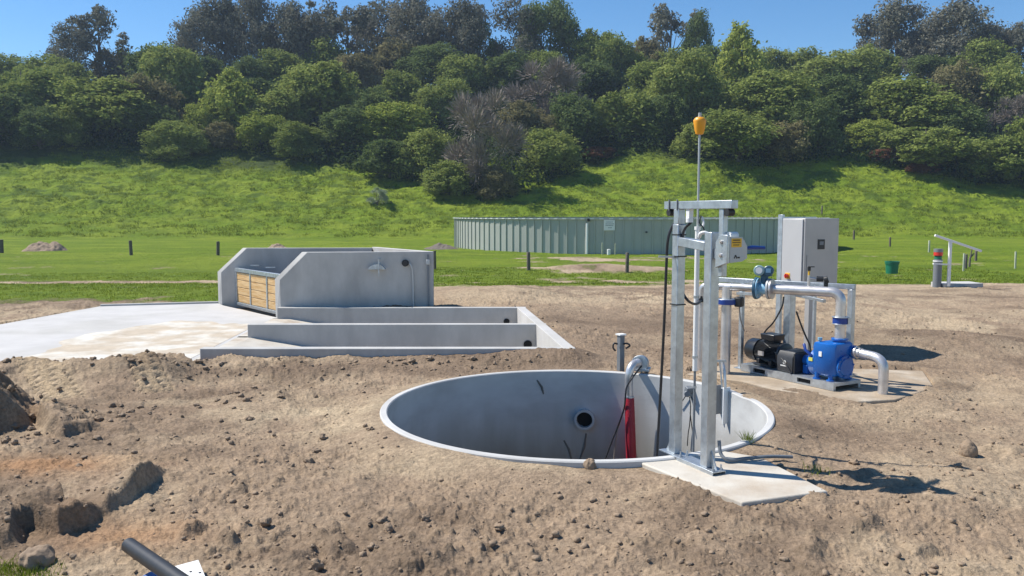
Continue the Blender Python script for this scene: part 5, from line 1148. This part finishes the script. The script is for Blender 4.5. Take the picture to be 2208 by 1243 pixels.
# undergrowth between the trees, its dark colour painting the shade there
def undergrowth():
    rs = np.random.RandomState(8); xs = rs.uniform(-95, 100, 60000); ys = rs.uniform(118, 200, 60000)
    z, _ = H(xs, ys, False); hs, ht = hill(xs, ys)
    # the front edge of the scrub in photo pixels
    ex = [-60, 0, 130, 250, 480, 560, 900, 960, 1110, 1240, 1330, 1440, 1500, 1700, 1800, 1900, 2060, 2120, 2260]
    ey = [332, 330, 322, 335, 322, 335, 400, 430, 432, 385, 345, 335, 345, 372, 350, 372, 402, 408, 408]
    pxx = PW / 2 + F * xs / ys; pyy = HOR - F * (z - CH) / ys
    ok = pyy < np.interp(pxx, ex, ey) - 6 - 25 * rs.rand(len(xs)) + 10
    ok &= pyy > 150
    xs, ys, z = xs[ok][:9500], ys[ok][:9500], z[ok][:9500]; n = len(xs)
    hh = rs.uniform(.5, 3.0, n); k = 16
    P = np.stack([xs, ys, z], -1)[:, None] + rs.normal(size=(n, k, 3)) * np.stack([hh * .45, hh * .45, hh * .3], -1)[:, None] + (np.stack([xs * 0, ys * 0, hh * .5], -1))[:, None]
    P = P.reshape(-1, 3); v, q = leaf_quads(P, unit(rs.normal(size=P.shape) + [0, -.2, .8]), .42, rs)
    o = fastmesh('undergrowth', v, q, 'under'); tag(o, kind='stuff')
undergrowth()
def grass():
    rs = np.random.RandomState(9); V_ = []
    def tufts(xs, ys, hh, blades, wd, spread):
        z, d = H(xs, ys); ok = (d < .25) & ~((np.hypot(xs - 12.2, ys - 81.6) < 18.2)); xs, ys, z = xs[ok], ys[ok], z[ok]; n = len(xs)
        h = hh * rs.uniform(.5, 1.3, (n, 1)); 
        if n == 0: return
        b = np.stack([xs, ys, z - .02], -1)[:, None] + rs.normal(size=(n, blades, 3)) * [spread, spread, 0]
        tip = b + np.stack([rs.normal(size=(n, blades)) * .45, rs.normal(size=(n, blades)) * .45, rs.uniform(.6, 1.1, (n, blades))], -1) * h[:, :, None]
        sd_ = unit(rs.normal(size=(n, blades, 3)) * [1, .4, 0]) * wd
        V_.append(np.stack([b - sd_, b + sd_, tip + sd_ * .25, tip - sd_ * .25], 2).reshape(-1, 3))
    # the green strip left of the bunker and the field edge
    xs = rs.uniform(-26, -7.5, 6000); tufts(xs, rs.uniform(23.5, 44, 6000), .075, 5, .013, .09)
    xs = rs.uniform(-9, 26, 9000); tufts(xs, rs.uniform(30, 48, 9000), .08, 4, .02, .09)
    # tussocks on the hill
    xs = rs.uniform(-75, 85, 36000); ys = rs.uniform(96, 150, 36000); _, t = hill(xs, ys)
    keep = (fbm(xs * .6, ys * 2.2, .6, 4, 1) + rs.uniform(-.2, .2, len(xs)) > .06) & (t > 2); tufts(xs[keep], ys[keep], .30, 7, .05, .22)
    v = np.concatenate(V_); o = fastmesh('grass', v, np.arange(len(v)).reshape(-1, 4), 'grass'); tag(o, kind='stuff')
grass()
def small_grass(name, spots, n, h, label, cat='grass tuft'):
    rs = np.random.RandomState(len(label)); V_ = []
    for (X, Y, r) in spots:
        b = np.stack([X + rs.normal(size=n) * r, Y + rs.normal(size=n) * r, np.zeros(n)], -1); b[:, 2] = H(b[:, 0], b[:, 1])[0] - .01
        tip = b + np.stack([rs.normal(size=n) * .4, rs.normal(size=n) * .4, rs.uniform(.5, 1.1, n)], -1) * h
        s_ = unit(rs.normal(size=(n, 3)) * [1, 1, 0]) * .004; V_.append(np.stack([b - s_, b + s_, tip + s_ * .2, tip - s_ * .2], 1).reshape(-1, 3))
    v = np.concatenate(V_); o = fastmesh(name, v, np.arange(len(v)).reshape(-1, 4), 'grass'); tag(o, label, cat) if n > 100 and len(spots) == 1 else tag(o, kind='stuff')
p = at(1608, 972); small_grass('grass_tuft', [(p.x, p.y, .03)], 160, .13, 'tuft of green grass against the right rim of the pit')
p = at(1762, 1030); small_grass('grass_tuft', [(p.x, p.y, .06)], 70, .07, 'sparse grass sprigs at the right corner of the footing slab')
sp = [tuple(at(x, y)[:2]) + (.10,) for x, y in ((5, 1235), (28, 1240), (50, 1240), (75, 1243), (15, 1228))]; small_grass('grass_tuft', sp, 150, .06, 'patch of thin grass in the bottom left corner')

# ------------------------------------------------------------------ soil: heaps, loose lumps, stones
def lump(name, x, y, wp, hp_, seed, m, label, cat, flat=1., sink=.25):
    g_ = at(x, y); r = wp / 2 / F * math.hypot(g_.y, 2.5); h = hp_ / F * math.hypot(g_.y, 2.5); z = gz(g_.x, g_.y)
    import bmesh
    b = bmesh.new(); bmesh.ops.create_icosphere(b, subdivisions=4, radius=1.); n_ = N2(seed)
    for v in b.verts:
        c = v.co; d = 1 + .5 * float(n_(np.array([c.x * 1.3 + c.z + 9]), np.array([c.y * 1.3 - c.z + 9]))[0]) + .25 * float(n_(np.array([c.x * 4 + c.z * 2 + 9]), np.array([c.y * 4 + 9 + c.z]))[0]) + .10 * float(n_(np.array([c.x * 11 + c.z * 7 + 29]), np.array([c.y * 11 + 29 - c.z * 3]))[0])
        v.co = Vector((c.x * r * d, c.y * r * d * flat, c.z * h * d))
    me = bpy.data.meshes.new(name); b.to_mesh(me); b.free(); me.materials.append(M[m]); me.polygons.foreach_set('use_smooth', [True] * len(me.polygons))
    o = bpy.data.objects.new(name, me); COL.objects.link(o); o.location = (g_.x, g_.y, z + h * (.5 - sink)); tag(o, label, cat); return o
lump('boulder', 78, 1216, 66, 26, 12, 'stone', 'angular grey-brown lump among grass at the bottom left corner', 'rock', 1., .2)
lump('soil_clod', 1272, 1021, 28, 15, 4, 'stone', 'dark soil clod against the front rim of the pit', 'clod')
lump('soil_clod', 838, 1138, 18, 10, 5, 'stone', 'dark clod alone on the soil below the pit', 'clod')
lump('soil_clod', 2086, 980, 34, 22, 6, 'stone', 'soil clod standing up on the bare ground at the right', 'clod')
lump('soil_clod', 300, 1200, 26, 16, 7, 'stone', 'small clod left of the black pipe end', 'clod')
lump('soil_clod', 135, 1087, 12, 7, 8, 'stone', 'pebble-sized clod on the brow of the shaded scarp', 'clod')
def clods():
    rs = np.random.RandomState(21); import bmesh
    b = bmesh.new(); bmesh.ops.create_icosphere(b, subdivisions=2, radius=1.); bv = np.array([v.co[:] for v in b.verts]); bf = np.array([[v.index for v in f.verts] for f in b.faces]); b.free()
    n = 5000; u = rs.rand(n); ys = 5.0 + 17 * u ** 1.5; xs = rs.uniform(-.68, .68, n) * ys
    z, d = H(xs, ys); r = np.hypot(xs - PIT[0], ys - PIT[1]); ok = (d > .8) & (r > 2.5) & (z > -.08)
    for poly in (APRON, TRAP, BUNK, PPAD, GPAD): ok &= ~inside(xs, ys, poly)
    ok &= (fbm(xs, ys, .9, 3, 2) + rs.rand(n) * .5 > .12)
    xs, ys, z = xs[ok], ys[ok], z[ok]; n = len(xs); s_ = .005 + .024 * rs.rand(n) ** 6 + .005 * rs.rand(n)
    k = rs.uniform(.75, 1.3, (n, len(bv), 1)); A = rs.uniform(.7, 1.3, (n, 1, 3))
    v = bv[None] * k * A * s_[:, None, None]; an = rs.uniform(0, 6.28, n); c, s = np.cos(an)[:, None], np.sin(an)[:, None]
    v = np.stack([v[..., 0] * c - v[..., 1] * s, v[..., 0] * s + v[..., 1] * c, v[..., 2] * .8], -1) + np.stack([xs, ys, z + s_ * .3], -1)[:, None]
    f = (bf[None] + (np.arange(n) * len(bv))[:, None, None]).reshape(-1, 3)
    o = fastmesh('soil_crumbs', v.reshape(-1, 3), f, 'stone', n=3); tag(o, kind='stuff')
clods()
def big_clods():
    # larger loose lumps on the heaps and along the broken edges, enough of them to count as spoil
    rs = np.random.RandomState(5); import bmesh
    b = bmesh.new(); bmesh.ops.create_icosphere(b, subdivisions=3, radius=1.); bv = np.array([v.co[:] for v in b.verts]); bf = np.array([[v.index for v in f.verts] for f in b.faces]); b.free()
    pts = []
    for cx_, cy_, rx, ry, k in ((-6.5, 9.8, 1.1, 1.1, 150), (-5.0, 10.3, .6, .5, 25), (-9, 12.9, 4, .5, 120), (-5.3, 12.6, 1.2, .5, 50), (-2, 13.2, 3, .3, 50), (-5.2, 8.9, .8, .3, 20), (-3.2, 6.9, .7, .4, 15), (3.4, 7.0, .8, .5, 10), (5, 9, 2, 1.5, 18), (-1, 6.3, 2, .5, 20), (-2, 9, 2.2, 1.2, 20), (-4, 11, 1, .7, 25)):
        pts.append(np.stack([rs.normal(cx_, rx * .6, k), rs.normal(cy_, ry * .6, k)], -1))
    p = np.concatenate(pts); z, d = H(p[:, 0], p[:, 1]); r = np.hypot(p[:, 0] - PIT[0], p[:, 1] - PIT[1]); ok = (d > .8) & (r > 2.55) & (z > -.1)
    for poly in (APRON, TRAP, BUNK, PPAD, GPAD): ok &= ~inside(p[:, 0], p[:, 1], poly)
    p, z = p[ok], z[ok]; n = len(p); s_ = .014 + .034 * rs.rand(n) ** 3
    k = 1 + .8 * np.stack([fbm(bv[:, 0] + 3.1 * i, bv[:, 1] + bv[:, 2] * 1.3, 1.9, 3, i % 5) for i in range(n)])[..., None]
    v = bv[None] * k * rs.uniform(.7, 1.35, (n, 1, 3)) * s_[:, None, None]; v[..., 2] *= .75
    v = v + np.stack([p[:, 0], p[:, 1], z + s_ * .3], -1)[:, None]
    f = (bf[None] + (np.arange(n) * len(bv))[:, None, None]).reshape(-1, 3)
    o = fastmesh('soil_clumps', v.reshape(-1, 3), f, 'stone', n=3); tag(o, kind='stuff')
big_clods()
def heap(x, yb, wp, hp_, seed, m, label):
    g_ = on_ground(x, yb); r = wp / 2 / F * g_.y; h = hp_ / F * g_.y; nx = 60; v = []; q = []
    u, w_ = np.meshgrid(np.linspace(-1, 1, nx), np.linspace(-1, 1, nx)); rr = np.hypot(u, w_)
    zz = h * np.clip(1 - rr, -.1, 1) ** 1.0 if False else h * (np.clip(1 - rr ** 1.1, -.08, 1)); X = g_.x + u * r; Y = g_.y + w_ * r * .8
    zz = zz * (1 + 1.0 * fbm(X + seed, Y, .8 / max(r, .6) * 1.6, 4, 1)) + .10 * h * fbm(X, Y + seed, 6 / max(r, .6), 3, 2) * (rr < 1)
    base = H(X.ravel(), Y.ravel(), False)[0].reshape(X.shape); zz = zz + base - .02
    idx = np.arange(nx * nx).reshape(nx, nx); q = np.stack([idx[:-1, :-1], idx[:-1, 1:], idx[1:, 1:], idx[1:, :-1]], -1).reshape(-1, 4)
    v = np.stack([X, Y, zz], -1).reshape(-1, 3)
    # underside closes the heap
    o = fastmesh('soil_heap', v, q, m, smooth=True); tag(o, label, 'soil heap')
heap(97, 541, 92, 30, 1, 'stone', 'heap of grey-brown spoil on the grass at the left')
heap(598, 537, 50, 14, 2, 'stone', 'small spoil heap just above the back wall of the bunker')
heap(952, 538, 84, 13, 3, 'post', 'low dark mound standing in for a shadow wedge at the left end of the green tank')  # mound added in a dark colour to paint a wedge of shadow

# ------------------------------------------------------------------ black pipe and boards at the bottom left
a = at(278, 1176, .16); b_ = at(420, 1275, .22); root = empty('drain_pipe', a, 'black plastic pipe lying across the bottom left corner', 'pipe')
e = b_ + (b_ - a) * .6; m = MB(); d = (b_ - a).normalized(); q = d.orthogonal().normalized(); q2 = d.cross(q); rr = .052; v = []
for p, r in ((a, rr - .008), (a, rr), (e, rr), (a + d * .6, rr - .008)):
    for k in range(32): v.append(p + (q * math.cos(k * math.pi / 16) + q2 * math.sin(k * math.pi / 16)) * r)
m.add(v, [(i * 32 + k, i * 32 + (k + 1) % 32, j * 32 + (k + 1) % 32, j * 32 + k) for i, j in ((0, 1), (1, 2), (3, 0)) for k in range(32)] + [tuple(96 + k for k in range(32))]); m.build('tube', 'grey_black' if False else 'black', root)
def board(name, quad, z, th, m, label, cat):
    P = [at(x, y, z) for x, y in quad]; g = MB(); g.prism([(p.x, p.y) for p in P], z - th, z); return tag(g.build(name, m, bevel=.004), label, cat)
bd = board('white_board', [(372, 1222), (428, 1207), (450, 1260), (380, 1290)], .07, .03, 'white', 'white panel with bolt holes beside the black pipe at the bottom edge', 'panel')
for x, y in ((411, 1233), (431, 1235)):
    p = at(x, y, .072); m = MB(); m.cyl(p - Z(.01), p + Z(.0015), .009, 14); o = m.build('bolt_hole', 'ink', bd)
board('blue_board', [(305, 1243), (322, 1233), (350, 1230), (372, 1262), (300, 1275)], .06, .02, 'panelblue', 'blue board edge showing under the black pipe at the bottom edge', 'panel')

# ------------------------------------------------------------------ the air between here and the hill
def haze():
    m = bpy.data.materials.new('air'); m.use_nodes = True; t = m.node_tree; t.nodes.remove(t.nodes['Principled BSDF'])
    pv = t.nodes.new('ShaderNodeVolumePrincipled'); pv.inputs['Density'].default_value = .00030; pv.inputs['Color'].default_value = (.62, .78, 1, 1); pv.inputs['Anisotropy'].default_value = .1
    t.links.new(pv.outputs[0], t.nodes['Material Output'].inputs['Volume'])
    b = MB(); b.box((0, 147, 29), (640, 320, 68)); o = b.build('haze', m, smooth=False); tag(o, kind='stuff')
haze()
